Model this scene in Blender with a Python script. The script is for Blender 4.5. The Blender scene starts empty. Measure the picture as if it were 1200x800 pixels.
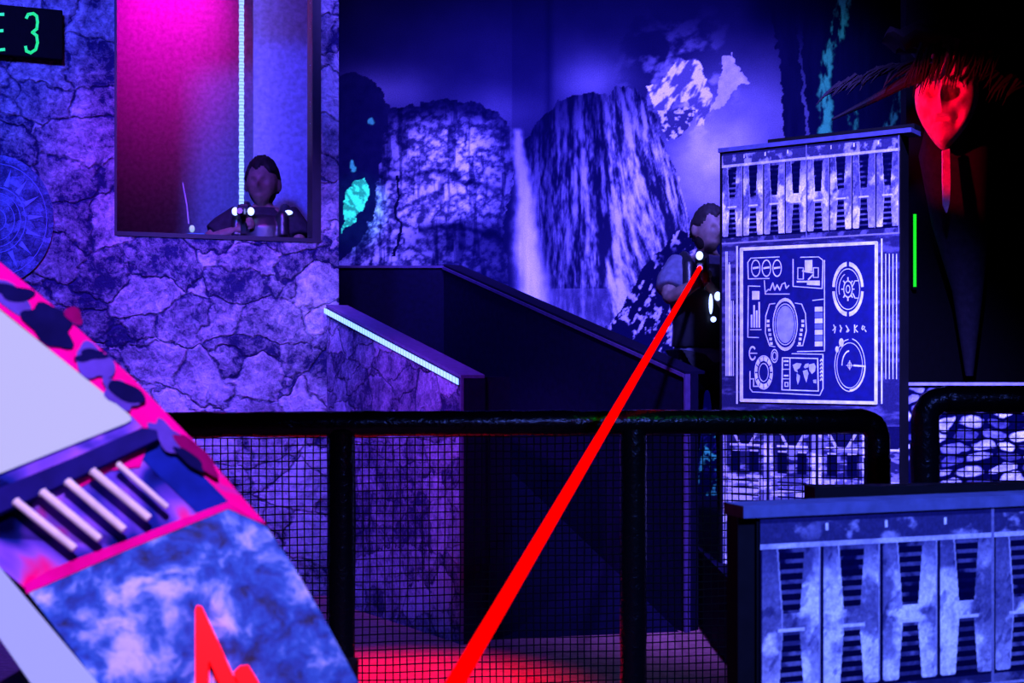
import bpy, math, random
import numpy as np
from mathutils import Vector, Matrix
random.seed(4)
sc = bpy.context.scene
C = sc.collection
F = 1500.0; HX = 600.0; HY = 430.0; EYE = 1.2

# ------------------------------------------------------------------ camera, world, light
cam_d = bpy.data.cameras.new('camera'); cam = bpy.data.objects.new('camera', cam_d); C.objects.link(cam)
cam.location = (0, 0, EYE); cam.rotation_euler = (math.pi/2, 0, 0)
cam_d.sensor_width = 36; cam_d.lens = 36*F/1200; cam_d.shift_y = 30/1200.0
cam_d.dof.use_dof = True; cam_d.dof.focus_distance = 5.6; cam_d.dof.aperture_fstop = 9.0
cam_d.clip_start = .05
sc.camera = cam
w = bpy.data.worlds.new('world'); sc.world = w; w.use_nodes = True
w.node_tree.nodes['Background'].inputs[0].default_value = (0.03, 0.01, 1, 1)
w.node_tree.nodes['Background'].inputs[1].default_value = 0.012
sc.view_settings.view_transform = 'Standard'; sc.view_settings.look = 'None'
sc.view_settings.gamma = 1; sc.view_settings.exposure = 0; sc.view_settings.use_curve_mapping = False
try:
    sc.cycles.use_denoising = True
    sc.cycles.max_bounces = 5
except Exception: pass

def P(px, py, Y): return Vector(((px-HX)/F*Y, Y, EYE-(py-HY)/F*Y))

BL = (.07, .05, 1.0)
def aim(o, target):
    o.rotation_euler = (Vector(target)-o.location).to_track_quat('-Z', 'Y').to_euler()
def area(name, loc, target, size, power, col=BL, spread=180):
    l = bpy.data.lights.new(name, 'AREA'); l.shape = 'DISK'; l.size = size; l.energy = power; l.color = col
    l.spread = math.radians(spread)
    o = bpy.data.objects.new(name, l); C.objects.link(o); o.location = loc; aim(o, target); return o
def spot(name, loc, target, angle, power, col=BL, blend=.6, r=.05):
    l = bpy.data.lights.new(name, 'SPOT'); l.energy = power; l.color = col
    l.spot_size = math.radians(angle); l.spot_blend = blend; l.shadow_soft_size = r
    o = bpy.data.objects.new(name, l); C.objects.link(o); o.location = loc; aim(o, target); return o
spot('blue_mural_lamp', (0.9, 4.7, 3.9), P(745, 270, 8.5), 62, 3300, (.13, .10, 1), .9, .15)
spot('blue_mural_lamp_b', (-.3, 5.6, 3.9), P(520, 230, 8.5), 60, 900, (.14, .085, 1), .9, .15)
area('blue_wall_lamp', (-1.9, 3.6, 3.8), P(60, 300, 6.2), .4, 120, (.06, .07, 1), 90)
spot('violet_wall_lamp', (-.9, 4.6, 3.2), P(300, 360, 6.6), 40, 900, (.15, .11, 1), 1, .1)
spot('violet_ramp_lamp', (-1.5, 3.8, 2.6), P(490, 500, 5.9), 28, 900, (.30, .07, 1), .9, .06)
spot('strip_end_lamp', P(388, 346, 6.35), P(352, 372, 6.66), 120, 3.5, (.4, .36, 1), 1, .03)
spot('magenta_wall_lamp', (-1.4, 4.8, 3.7), P(215, 300, 6.5), 46, 330, (.7, 0.0, 1), 1, .1)
spot('blue_pillar_lamp', (1.0, 2.9, 3.6), P(950, 330, 5.3), 44, 2700, (.15, .14, 1), .8, .06)
spot('blue_low_wall_lamp', (1.9, 3.6, 2.6), P(1150, 540, 5.2), 50, 1100, (.15, .15, 1), .8, .06)
spot('blue_barrier_lamp', (1.0, 0.7, 2.2), P(1060, 740, 2.1), 60, 620, (.095, .16, 1), .8, .06)
spot('red_floor_lamp', (-.7, 4.7, 3.9), P(450, 830, 4.7), 24, 2600, (1, 0, .09), .9, .1)
spot('red_mask_lamp', (1.35, 5.75, 2.42), P(1104, 145, 6.45), 38, 90, (1, 0, .04), .4, .02)
spot('teal_crystal_fill', (-.6, 6.6, 3.6), P(417, 245, 8.5), 12, 200, (0, 1, .75), .8, .02)  # added spotlight, stands in for the glow of the crystal's UV-reactive paint
spot('teal_tree_fill', (1.9, 5.6, 3.9), P(1005, 100, 8.5), 22, 35, (0, 1, .75), .9, .02)  # added too: makes the teal tree strokes look fluorescent
spot('pale_console_fill', (-.1, .2, 2.3), P(150, 600, 1.3), 50, 190, (.66, .40, 1), .7, .05)  # added unseen spotlight, brings out the board's blacklight paint colours
spot('magenta_alcove_lamp', P(170, -170, 7.3), P(195, 0, 7.95), 58, 215, (1, 0, .62), 1, .08)
area('violet_alcove_lamp', P(290, -210, 7.2), P(270, 160, 7.95), .5, 34, (.24, .0, 1))
spot('green_rail_lamp', (.9, 1.2, 3.4), P(810, 492, 3.65), 12, 60, (0, 1, .05), .5, .02)

# ------------------------------------------------------------------ helpers
def mat(name, col, rough=.8, spec=.3, emit=None, es=1.0, metal=0):
    m = bpy.data.materials.new(name); m.use_nodes = True
    b = m.node_tree.nodes['Principled BSDF']
    b.inputs['Base Color'].default_value = (*col, 1); b.inputs['Roughness'].default_value = rough
    b.inputs['Specular IOR Level'].default_value = spec; b.inputs['Metallic'].default_value = metal
    if emit:
        b.inputs['Emission Color'].default_value = (*emit, 1); b.inputs['Emission Strength'].default_value = es
    # fine procedural tone variation
    nt = m.node_tree
    if not emit:
        n = nt.nodes.new('ShaderNodeTexNoise'); n.inputs['Scale'].default_value = 35; n.inputs['Detail'].default_value = 4
        tc = nt.nodes.new('ShaderNodeTexCoord'); nt.links.new(tc.outputs['Object'], n.inputs['Vector'])
        r = nt.nodes.new('ShaderNodeValToRGB')
        r.color_ramp.elements[0].position = .3; r.color_ramp.elements[1].position = .7
        r.color_ramp.elements[0].color = (*[c*.75 for c in col], 1); r.color_ramp.elements[1].color = (*[min(1, c*1.2) for c in col], 1)
        nt.links.new(n.outputs['Fac'], r.inputs['Fac']); nt.links.new(r.outputs['Color'], b.inputs['Base Color'])
    return m
class NT:
    def __init__(s, name):
        s.m = bpy.data.materials.new(name); s.m.use_nodes = True; s.t = s.m.node_tree
        s.b = s.t.nodes['Principled BSDF']; s.tc = s.t.nodes.new('ShaderNodeTexCoord')
    def n(s, typ, **kw):
        x = s.t.nodes.new(typ)
        for k, v in kw.items():
            if k in x.inputs.keys() if hasattr(x.inputs, 'keys') else False: x.inputs[k].default_value = v
            else: setattr(x, k, v)
        return x
    def l(s, a, b): s.t.links.new(a, b)
    def ramp(s, fac, stops):
        r = s.t.nodes.new('ShaderNodeValToRGB'); e = r.color_ramp.elements
        while len(e) < len(stops): e.new(.5)
        for q, (p, c) in zip(e, stops): q.position = p; q.color = (*c, 1)
        s.l(fac, r.inputs['Fac']); return r.outputs['Color']
    def noise(s, scale, detail=6, rough=.6, vec=None, dist=0):
        n = s.t.nodes.new('ShaderNodeTexNoise'); n.inputs['Scale'].default_value = scale; n.inputs['Detail'].default_value = detail
        n.inputs['Roughness'].default_value = rough; n.inputs['Distortion'].default_value = dist
        s.l(vec or s.tc.outputs['Object'], n.inputs['Vector']); return n.outputs['Fac']
    def math(s, op, a, b=None):
        n = s.t.nodes.new('ShaderNodeMath'); n.operation = op
        for i, v in enumerate((a, b)):
            if v is None: continue
            if isinstance(v, (int, float)): n.inputs[i].default_value = v
            else: s.l(v, n.inputs[i])
        return n.outputs[0]
    def warp(s, scale, amt):
        n = s.t.nodes.new('ShaderNodeTexNoise'); n.inputs['Scale'].default_value = scale; n.inputs['Detail'].default_value = 4
        s.l(s.tc.outputs['Object'], n.inputs['Vector'])
        m = s.t.nodes.new('ShaderNodeVectorMath'); m.operation = 'MULTIPLY_ADD'
        s.l(n.outputs['Color'], m.inputs[0]); m.inputs[1].default_value = (amt,)*3; s.l(s.tc.outputs['Object'], m.inputs[2])
        return m.outputs[0]
    def bump(s, h, strength, dist=.02):
        b = s.t.nodes.new('ShaderNodeBump'); b.inputs['Strength'].default_value = strength; b.inputs['Distance'].default_value = dist
        s.l(h, b.inputs['Height']); s.l(b.outputs['Normal'], s.b.inputs['Normal'])

def stone_mat(name, scale, lo, hi, crack=.05, bump=1.0, bd=.03, nscale=6):
    s = NT(name); w1 = s.warp(scale*.6, 1.1/scale)
    n_ = s.t.nodes.new('ShaderNodeTexNoise'); n_.inputs['Scale'].default_value = scale*4; n_.inputs['Detail'].default_value = 5
    s.l(s.tc.outputs['Object'], n_.inputs['Vector'])
    ma = s.t.nodes.new('ShaderNodeVectorMath'); ma.operation = 'MULTIPLY_ADD'; s.l(n_.outputs['Color'], ma.inputs[0]); ma.inputs[1].default_value = (.28/scale,)*3; s.l(w1, ma.inputs[2])
    mp = s.t.nodes.new('ShaderNodeMapping'); mp.inputs['Scale'].default_value = (1, 1, 1.45); mp.inputs['Rotation'].default_value = (0, .25, 0); s.l(ma.outputs[0], mp.inputs['Vector']); v = mp.outputs[0]
    vo = s.t.nodes.new('ShaderNodeTexVoronoi'); vo.feature = 'DISTANCE_TO_EDGE'; vo.inputs['Scale'].default_value = scale; s.l(v, vo.inputs['Vector'])
    vc = s.t.nodes.new('ShaderNodeTexVoronoi'); vc.inputs['Scale'].default_value = scale; s.l(v, vc.inputs['Vector'])
    sep = s.t.nodes.new('ShaderNodeSeparateColor'); s.l(vc.outputs['Color'], sep.inputs[0])
    cr = s.math('MINIMUM', s.math('DIVIDE', vo.outputs['Distance'], crack), 1.0)
    n1 = s.noise(nscale, 10, .75, w1); n2 = s.noise(nscale*.3, 3, .5); n3 = s.noise(nscale*5, 6, .75, None, .6)
    t = s.math('ADD', s.math('MULTIPLY', n1, .50), s.math('MULTIPLY', n2, .32)); t = s.math('ADD', t, s.math('MULTIPLY', n3, .36))
    t = s.math('ADD', t, s.math('MULTIPLY', sep.outputs[0], .13))
    ck = s.math('MULTIPLY', s.math('SUBTRACT', cr, 1.0), s.math('MULTIPLY', n2, .13)); t = s.math('ADD', t, ck)
    mid = tuple(a*.7+b*.3 for a, b in zip(lo, hi))
    s.l(s.ramp(t, [(.56, lo), (.645, mid), (.78, hi)]), s.b.inputs['Base Color'])
    s.bump(s.math('ADD', t, s.math('MULTIPLY', cr, .15)), bump, bd)
    s.b.inputs['Roughness'].default_value = .8; s.b.inputs['Specular IOR Level'].default_value = .15
    return s.m

class M:
    def __init__(s): s.v = []; s.f = []; s.c = None
    def box(s, lo, hi):
        x0, y0, z0 = lo; x1, y1, z1 = hi
        s.hexa([(x0,y0,z0),(x1,y0,z0),(x1,y1,z0),(x0,y1,z0),(x0,y0,z1),(x1,y0,z1),(x1,y1,z1),(x0,y1,z1)]); return s
    def hexa(s, p):
        b = len(s.v); s.v += [tuple(q) for q in p]
        for f in ((3,2,1,0),(4,5,6,7),(0,1,5,4),(1,2,6,5),(2,3,7,6),(3,0,4,7)): s.f.append(tuple(b+i for i in f))
        return s
    def prism(s, pts, vec):
        b = len(s.v); n = len(pts); vec = Vector(vec)
        s.v += [tuple(p) for p in pts]+[tuple(Vector(p)+vec) for p in pts]
        s.f.append(tuple(range(b, b+n))); s.f.append(tuple(range(b+2*n-1, b+n-1, -1)))
        for i in range(n):
            j = (i+1) % n; s.f.append((b+i, b+n+i, b+n+j, b+j))
        return s
    def tube(s, pts, r, seg=12, closed=False):
        pts = [Vector(p) for p in pts]; n = len(pts); b = len(s.v)
        rs = r if isinstance(r, (list, tuple)) else [r]*n
        up = None
        for i, p in enumerate(pts):
            if closed: t = pts[(i+1) % n]-pts[i-1]
            else: t = pts[min(i+1, n-1)]-pts[max(i-1, 0)]
            t = t.normalized()
            if up is None:
                up = Vector((0,0,1)) if abs(t.z) < .9 else Vector((1,0,0))
            a = t.cross(up).normalized(); up = a.cross(t).normalized()
            for k in range(seg):
                th = 2*math.pi*k/seg; s.v.append(tuple(p+(a*math.cos(th)+up*math.sin(th))*rs[i]))
        m = n if closed else n-1
        for i in range(m):
            for k in range(seg):
                k2 = (k+1) % seg; i2 = (i+1) % n
                s.f.append((b+i*seg+k, b+i*seg+k2, b+i2*seg+k2, b+i2*seg+k))
        if not closed:
            s.f.append(tuple(b+k for k in range(seg-1, -1, -1))); s.f.append(tuple(b+(n-1)*seg+k for k in range(seg)))
        return s
    def ell(s, c, r, nu=20, nv=12, fn=None):
        b = len(s.v); c = Vector(c)
        for j in range(1, nv):
            ph = math.pi*j/nv
            for i in range(nu):
                th = 2*math.pi*i/nu; d = Vector((math.sin(ph)*math.cos(th), math.sin(ph)*math.sin(th), math.cos(ph)))
                p = Vector((d.x*r[0], d.y*r[1], d.z*r[2]))
                if fn: p = fn(d, p)
                s.v.append(tuple(c+p))
        for d, o in ((1, 0), (-1, 0)):
            p = Vector((0, 0, d*r[2])); p = fn(Vector((0,0,d)), p) if fn else p; s.v.append(tuple(c+p))
        top = b+(nv-1)*nu; bot = top+1
        for j in range(nv-2):
            for i in range(nu):
                i2 = (i+1) % nu; s.f.append((b+j*nu+i, b+(j+1)*nu+i, b+(j+1)*nu+i2, b+j*nu+i2))
        for i in range(nu):
            i2 = (i+1) % nu; s.f.append((top, b+i, b+i2)); s.f.append((bot, b+(nv-2)*nu+i2, b+(nv-2)*nu+i))
        return s
    def put(s, name, m, parent=None, smooth=False, bevel=0, **props):
        off = wloc(parent)
        me = bpy.data.meshes.new(name); me.from_pydata([tuple(Vector(v)-off) for v in s.v], [], s.f); me.update()
        if m: me.materials.append(m)
        if smooth:
            me.polygons.foreach_set('use_smooth', [True]*len(me.polygons))
            try: me.set_sharp_from_angle(angle=math.radians(50))
            except Exception: pass
        o = bpy.data.objects.new(name, me); C.objects.link(o); o.parent = parent
        if bevel:
            b = o.modifiers.new('bevel', 'BEVEL'); b.width = bevel; b.segments = 2; b.limit_method = 'ANGLE'
        for k, v in props.items(): o[k] = v
        return o
def wloc(o):
    v = Vector((0,0,0))
    while o is not None: v += o.location; o = o.parent
    return v
def thing(name, label, cat, loc, group=None):
    o = bpy.data.objects.new(name, None); C.objects.link(o); o.empty_display_size = .1
    o.location = loc; o['label'] = label; o['category'] = cat
    if group: o['group'] = group
    return o

class Plane:
    """a flat face in the place: through point A with a normal; at() finds the spot on it seen at a pixel"""
    def __init__(s, p, n): s.p = Vector(p); s.n = Vector(n).normalized(); s.set_axes()
    @classmethod
    def vert(cls, pxa, Ya, pxb, Yb):
        a = P(pxa, HY, Ya); b = P(pxb, HY, Yb); d = (b-a).normalized()
        return cls(a, Vector((d.y, -d.x, 0)))
    def set_axes(s):
        s.u = Vector((0,0,1)).cross(s.n)*1.0; s.u.normalize()
        if s.u.x < 0: s.u = -s.u
        s.w = s.n.cross(s.u)
        if s.w.z < 0: s.w = -s.w
    def at(s, px, py, off=0):
        e = Vector((0, 0, EYE)); d = Vector(((px-HX)/F, 1, -(py-HY)/F))
        t = (s.p-e).dot(s.n)/d.dot(s.n); return e+d*t+s.n*off
    def uv(s, px, py):
        q = s.at(px, py)-s.p; return q.dot(s.u), q.dot(s.w)
    def pt(s, u, v, off=0): return s.p+s.u*u+s.w*v+s.n*off

class Draw:
    """thin raised print: polygons laid on a plane"""
    def __init__(s, pl, off=.002, th=.0015, tf=None): s.pl = pl; s.off = off; s.th = th; s.m = M(); s.tf = tf or (lambda x, y: (x, y))
    def poly(s, pts):
        s.m.prism([s.pl.at(*s.tf(x, y), s.off) for x, y in pts], -s.pl.n*s.th); return s
    def line(s, pts, wd, closed=False):
        pts = list(pts); n = len(pts)
        for i in range(n if closed else n-1):
            (x0, y0), (x1, y1) = pts[i], pts[(i+1) % n]; dx, dy = x1-x0, y1-y0; L = math.hypot(dx, dy) or 1
            nx, ny = -dy/L*wd/2, dx/L*wd/2; ex, ey = dx/L*wd*.3, dy/L*wd*.3
            s.poly([(x0-ex+nx, y0-ey+ny), (x1+ex+nx, y1+ey+ny), (x1+ex-nx, y1+ey-ny), (x0-ex-nx, y0-ey-ny)])
        return s
    def arc(s, cx, cy, rx, ry, wd, a0=0, a1=360, n=None):
        n = n or max(4, int(abs(a1-a0)/12))
        for i in range(n):
            t0 = math.radians(a0+(a1-a0)*i/n); t1 = math.radians(a0+(a1-a0)*(i+1)/n)
            q = []
            for t, k in ((t0, 1), (t1, 1), (t1, -1), (t0, -1)):
                q.append((cx+(rx+k*wd/2*(rx/max(rx, ry)))*math.cos(t), cy-(ry+k*wd/2)*math.sin(t)))
            s.poly(q)
        return s
    def disc(s, cx, cy, rx, ry, n=20):
        return s.poly([(cx+rx*math.cos(2*math.pi*i/n), cy-ry*math.sin(2*math.pi*i/n)) for i in range(n)])
    def put(s, name, m, parent, **k): return s.m.put(name, m, parent, **k)

# numpy noise + painting
_T = np.random.RandomState(7).rand(256, 256)
def vn(x, y, seed=0):
    x = x+seed*17.3; y = y+seed*9.1
    xi = np.floor(x).astype(int); yi = np.floor(y).astype(int); fx = x-xi; fy = y-yi
    fx = fx*fx*(3-2*fx); fy = fy*fy*(3-2*fy)
    g = lambda a, b: _T[a & 255, b & 255]
    return (g(xi, yi)*(1-fx)+g(xi+1, yi)*fx)*(1-fy)+(g(xi, yi+1)*(1-fx)+g(xi+1, yi+1)*fx)*fy
def fbm(x, y, o=5, seed=0, gain=.55):
    a = 1; t = 0; r = 0
    for i in range(o): r = r+a*vn(x*2**i, y*2**i, seed+i*3); t += a; a *= gain
    return r/t
def inside(x, y, poly):
    r = np.zeros(x.shape, bool); n = len(poly)
    for i in range(n):
        (x0, y0), (x1, y1) = poly[i], poly[(i+1) % n]
        if y0 == y1: continue
        c = ((y0 > y) != (y1 > y)) & (x < (x1-x0)*(y-y0)/(y1-y0)+x0); r ^= c
    return r
def sstep(a, b, x): t = np.clip((x-a)/(b-a), 0, 1); return t*t*(3-2*t)
def print_face(name, origin, ux, uy, nu, nv, colour, m, parent=None, vec=None, **props):
    """a face with a printed picture: grid of nu x nv cells from origin along ux, uy; colour(s, t) -> rgb"""
    s, t = np.meshgrid(np.linspace(0, 1, nu+1), np.linspace(0, 1, nv+1))
    off = wloc(parent); o = np.array(origin-off); X = np.array(ux); Yv = np.array(uy)
    co = o[None, None, :]+s[..., None]*X+t[..., None]*Yv
    idx = np.arange((nu+1)*(nv+1)).reshape(nv+1, nu+1)
    q = np.stack([idx[:-1, :-1], idx[:-1, 1:], idx[1:, 1:], idx[1:, :-1]], -1).reshape(-1, 4)
    me = bpy.data.meshes.new(name); me.vertices.add(co.size//3); me.vertices.foreach_set('co', co.astype(np.float32).ravel())
    me.loops.add(q.size); me.loops.foreach_set('vertex_index', q.astype(np.int32).ravel())
    me.polygons.add(len(q)); me.polygons.foreach_set('loop_start', np.arange(0, q.size, 4, dtype=np.int32))
    me.update(calc_edges=True)
    rgb = colour(s, t); a = me.color_attributes.new('print', 'FLOAT_COLOR', 'POINT')
    rgba = np.concatenate([rgb, np.ones(rgb.shape[:2]+(1,))], -1).astype(np.float32)
    a.data.foreach_set('color', rgba.ravel()); me.materials.append(m)
    ob = bpy.data.objects.new(name, me); C.objects.link(ob); ob.parent = parent
    for k, v in props.items(): ob[k] = v
    return ob
def print_mat(name, rough=.75):
    s = NT(name); a = s.t.nodes.new('ShaderNodeVertexColor'); a.layer_name = 'print'
    mx = s.t.nodes.new('ShaderNodeMix'); mx.data_type = 'RGBA'; mx.blend_type = 'MULTIPLY'; mx.inputs['Factor'].default_value = 1
    g = s.ramp(s.noise(140, 3, .7), [(.3, (.72,)*3), (.7, (1.25,)*3)])
    s.l(a.outputs['Color'], mx.inputs['A']); s.l(g, mx.inputs['B']); s.l(mx.outputs['Result'], s.b.inputs['Base Color'])
    s.b.inputs['Roughness'].default_value = rough; s.b.inputs['Specular IOR Level'].default_value = .02
    return s.m
def tint(L):
    """printed ink: black -> deep blue -> pale lavender white"""
    L = np.clip(L, 0, 1)
    r = .95*L**1.7; g = .86*L**1.7; b = np.clip(.012+.75*L**1.15, 0, 1)
    return np.stack([r, g, b], -1)

# materials
BLACK = mat('black_paint', (.003, .0026, .004), .7, .08)
FLOORM = mat('dark_carpet', (.35, .10, .12), .9, .05)
DARKW = mat('dark_ramp_board', (.0035, .0015, .014), .8, .06)
EDGE = mat('violet_trim_highlight', (.07, .03, .12), .5, .3)
WALLSTONE = stone_mat('printed_rubble_stone', 3.6, (.010, .008, .075), (.64, .60, .74), .05, 1.0, .07, 7)
RAMPSTONE = stone_mat('printed_rock', 5, (.012, .006, .07), (.40, .32, .55), .05, 1.0, .06, 9)
COBBLE = None
FOAM = NT('black_foil_padding')
FOAM.b.inputs['Base Color'].default_value = (.003, .003, .004, 1); FOAM.b.inputs['Roughness'].default_value = .25
FOAM.b.inputs['Specular IOR Level'].default_value = .22
FOAM.bump(FOAM.noise(38, 3, .5, None, 1.5), .5, .006); FOAM = FOAM.m
WIRE = mat('black_wire', (.003, .003, .004), .7, .1)
WHITE = mat('white_ink', (.85, .85, .95), .7, .2)
MIDI = mat('mid_blue_ink', (.16, .20, .5), .7, .2)
DEEP = mat('deep_blue_ink', (.003, .005, .085), .7, .2)
PRINT = print_mat('printed_panel')
def led_mat(name, col, period, axis_mix):
    s = NT(name); wv = s.t.nodes.new('ShaderNodeTexWave'); wv.inputs['Scale'].default_value = period; wv.bands_direction = axis_mix
    s.l(s.tc.outputs['Object'], wv.inputs['Vector'])
    c = s.ramp(wv.outputs['Fac'], [(.15, tuple(x*.55 for x in col)), (.6, col)])
    s.l(c, s.b.inputs['Emission Color']); s.b.inputs['Emission Strength'].default_value = 1
    s.b.inputs['Base Color'].default_value = (.2, .2, .2, 1); return s.m
LEDZ = led_mat('led_white_vertical', (.55, .95, 2.6), 16, 'Z')
LEDX = led_mat('led_white_sloping', (.45, .95, 3.5), 22, 'X')
LAMPW = mat('white_lamp', (.5, .5, .5), .4, .3, (.75, 1, 2.5), 1.2)
GREEN = mat('green_light', (0, .1, 0), .4, .3, (.01, .9, .02), 1.0)
GREEND = mat('green_digit', (0, .1, 0), .4, .3, (.0, .72, .03), 1.0)
SKIN = mat('skin', (.17, .11, .10), .6, .3)
HAIR = mat('dark_hair', (.012, .008, .01), .7, .2)
CLOTH = mat('dark_cloth', (.02, .018, .03), .9, .1)
PANTS = mat('dark_trousers', (.015, .015, .02), .9, .1)
GUN = mat('phaser_plastic', (.012, .012, .016), .35, .4)
GREY = mat('pale_plastic', (.45, .45, .55), .4, .4)

# ------------------------------------------------------------------ the room
H = 4.2
M().box((-5, -4.2, -.1), (6, 9, 0)).put('floor', FLOORM, kind='structure')
M().box((-5, -4.2, H), (6, 9, H+.1)).put('ceiling', BLACK, kind='structure')
M().box((-5.1, -4.2, 0), (-5, 9, H)).put('wall_west', BLACK, kind='structure')
M().box((6, -4.2, 0), (6.1, 9, H)).put('wall_east', BLACK, kind='structure')
M().box((-5, -4.3, 0), (6, -4.2, H)).put('wall_south', BLACK, kind='structure')
M().box((-5, 8.52, 0), (6, 8.65, H)).put('wall_north', BLACK, kind='structure')

# left stone wall with its window opening
WL = Plane.vert(0, 6.15, 397, 6.75)
ua, _ = WL.uv(-420, 300); ub, _ = WL.uv(397, 300)
u1, z1 = WL.uv(134, 277); u2, _ = WL.uv(376, 280); ztop = 3.35-EYE; zb = -EYE; zc = H-EYE
z1 = WL.uv(250, 280)[1]
m = M()
def wbox(m, pl, a, b, c, d, t0, t1): # slab on plane: u a..b, v c..d, depth behind plane t0..t1
    q = [pl.pt(a, c, -t0), pl.pt(b, c, -t0), pl.pt(b, c, -t1), pl.pt(a, c, -t1), pl.pt(a, d, -t0), pl.pt(b, d, -t0), pl.pt(b, d, -t1), pl.pt(a, d, -t1)]
    m.hexa(q); return m
wbox(m, WL, ua, u1, zb, zc, 0, .12); wbox(m, WL, u2, ub, zb, zc, 0, .12)
wbox(m, WL, u1, u2, zb, z1, 0, .12); wbox(m, WL, u1, u2, ztop, zc, 0, .12)
m.put('wall_left', WALLSTONE, kind='structure')
FR = mat('dark_frame', (.008, .005, .014), .5, .3)
m = M(); e = .012
wbox(m, WL, u1, u1+e, z1, ztop, -.004, .125); wbox(m, WL, u2-.045, u2, z1, ztop, -.004, .125)
wbox(m, WL, u1+e, u2-.045, z1, z1+.022, -.006, .125); wbox(m, WL, u1+e, u2-.045, ztop-.02, ztop, -.004, .125)
wf = m.put('window_1', FR, kind='structure')
g = NT('acrylic_glass'); g.t.nodes.remove(g.b)
tr = g.t.nodes.new('ShaderNodeBsdfTransparent'); gl = g.t.nodes.new('ShaderNodeBsdfGlossy'); gl.inputs['Roughness'].default_value = .05
mx = g.t.nodes.new('ShaderNodeMixShader'); mx.inputs[0].default_value = .06
g.l(tr.outputs[0], mx.inputs[1]); g.l(gl.outputs[0], mx.inputs[2]); g.l(mx.outputs[0], g.t.nodes['Material Output'].inputs[0])
wbox(M(), WL, u1+e, u2-.045, z1+.022, ztop-.02, .055, .06).put('window_pane', g.m, wf)

# partition closing the alcove from the mural
a = WL.pt(ub, 0)
M().hexa([(a.x-.02, a.y, 0), (a.x+.0, a.y, 0), (-1.16, 8.5, 0), (-1.3, 8.5, 0), (a.x-.02, a.y, H), (a.x, a.y, H), (-1.16, 8.5, H), (-1.3, 8.5, H)]).put('wall_alcove_right', DARKW, kind='structure')
ALC = mat('pale_alcove_board', (.34, .3, .4), .8, .1)
M().box((-3.6, 8.0, 0), (-1.24, 8.06, H)).put('wall_alcove_back', ALC, kind='structure')
M().box((-3.66, 6.2, 0), (-3.6, 8.06, H)).put('wall_alcove_left', ALC, kind='structure')
# raised floor inside the alcove
M().hexa([(-3.55, 6.45, 0), (-1.1, 6.86, 0), (-1.25, 7.95, 0), (-3.55, 7.95, 0), (-3.55, 6.45, .62), (-1.1, 6.86, .62), (-1.25, 7.95, .62), (-3.55, 7.95, .62)]).put('floor_alcove', BLACK, kind='structure')
# white board standing behind the light strip
WB = Plane.vert(297, 7.62, 384, 7.75)
a, _ = WB.uv(297, 300); b, _ = WB.uv(388, 300)
o = wbox(M(), WB, a, b, .62-EYE, 3.6-EYE, 0, .03).put('partition_board', mat('white_board', (.38, .32, .70), .7, .2))
o['label'] = 'pale upright board behind the window, right beside the vertical light strip'; o['category'] = 'partition board'

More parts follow.
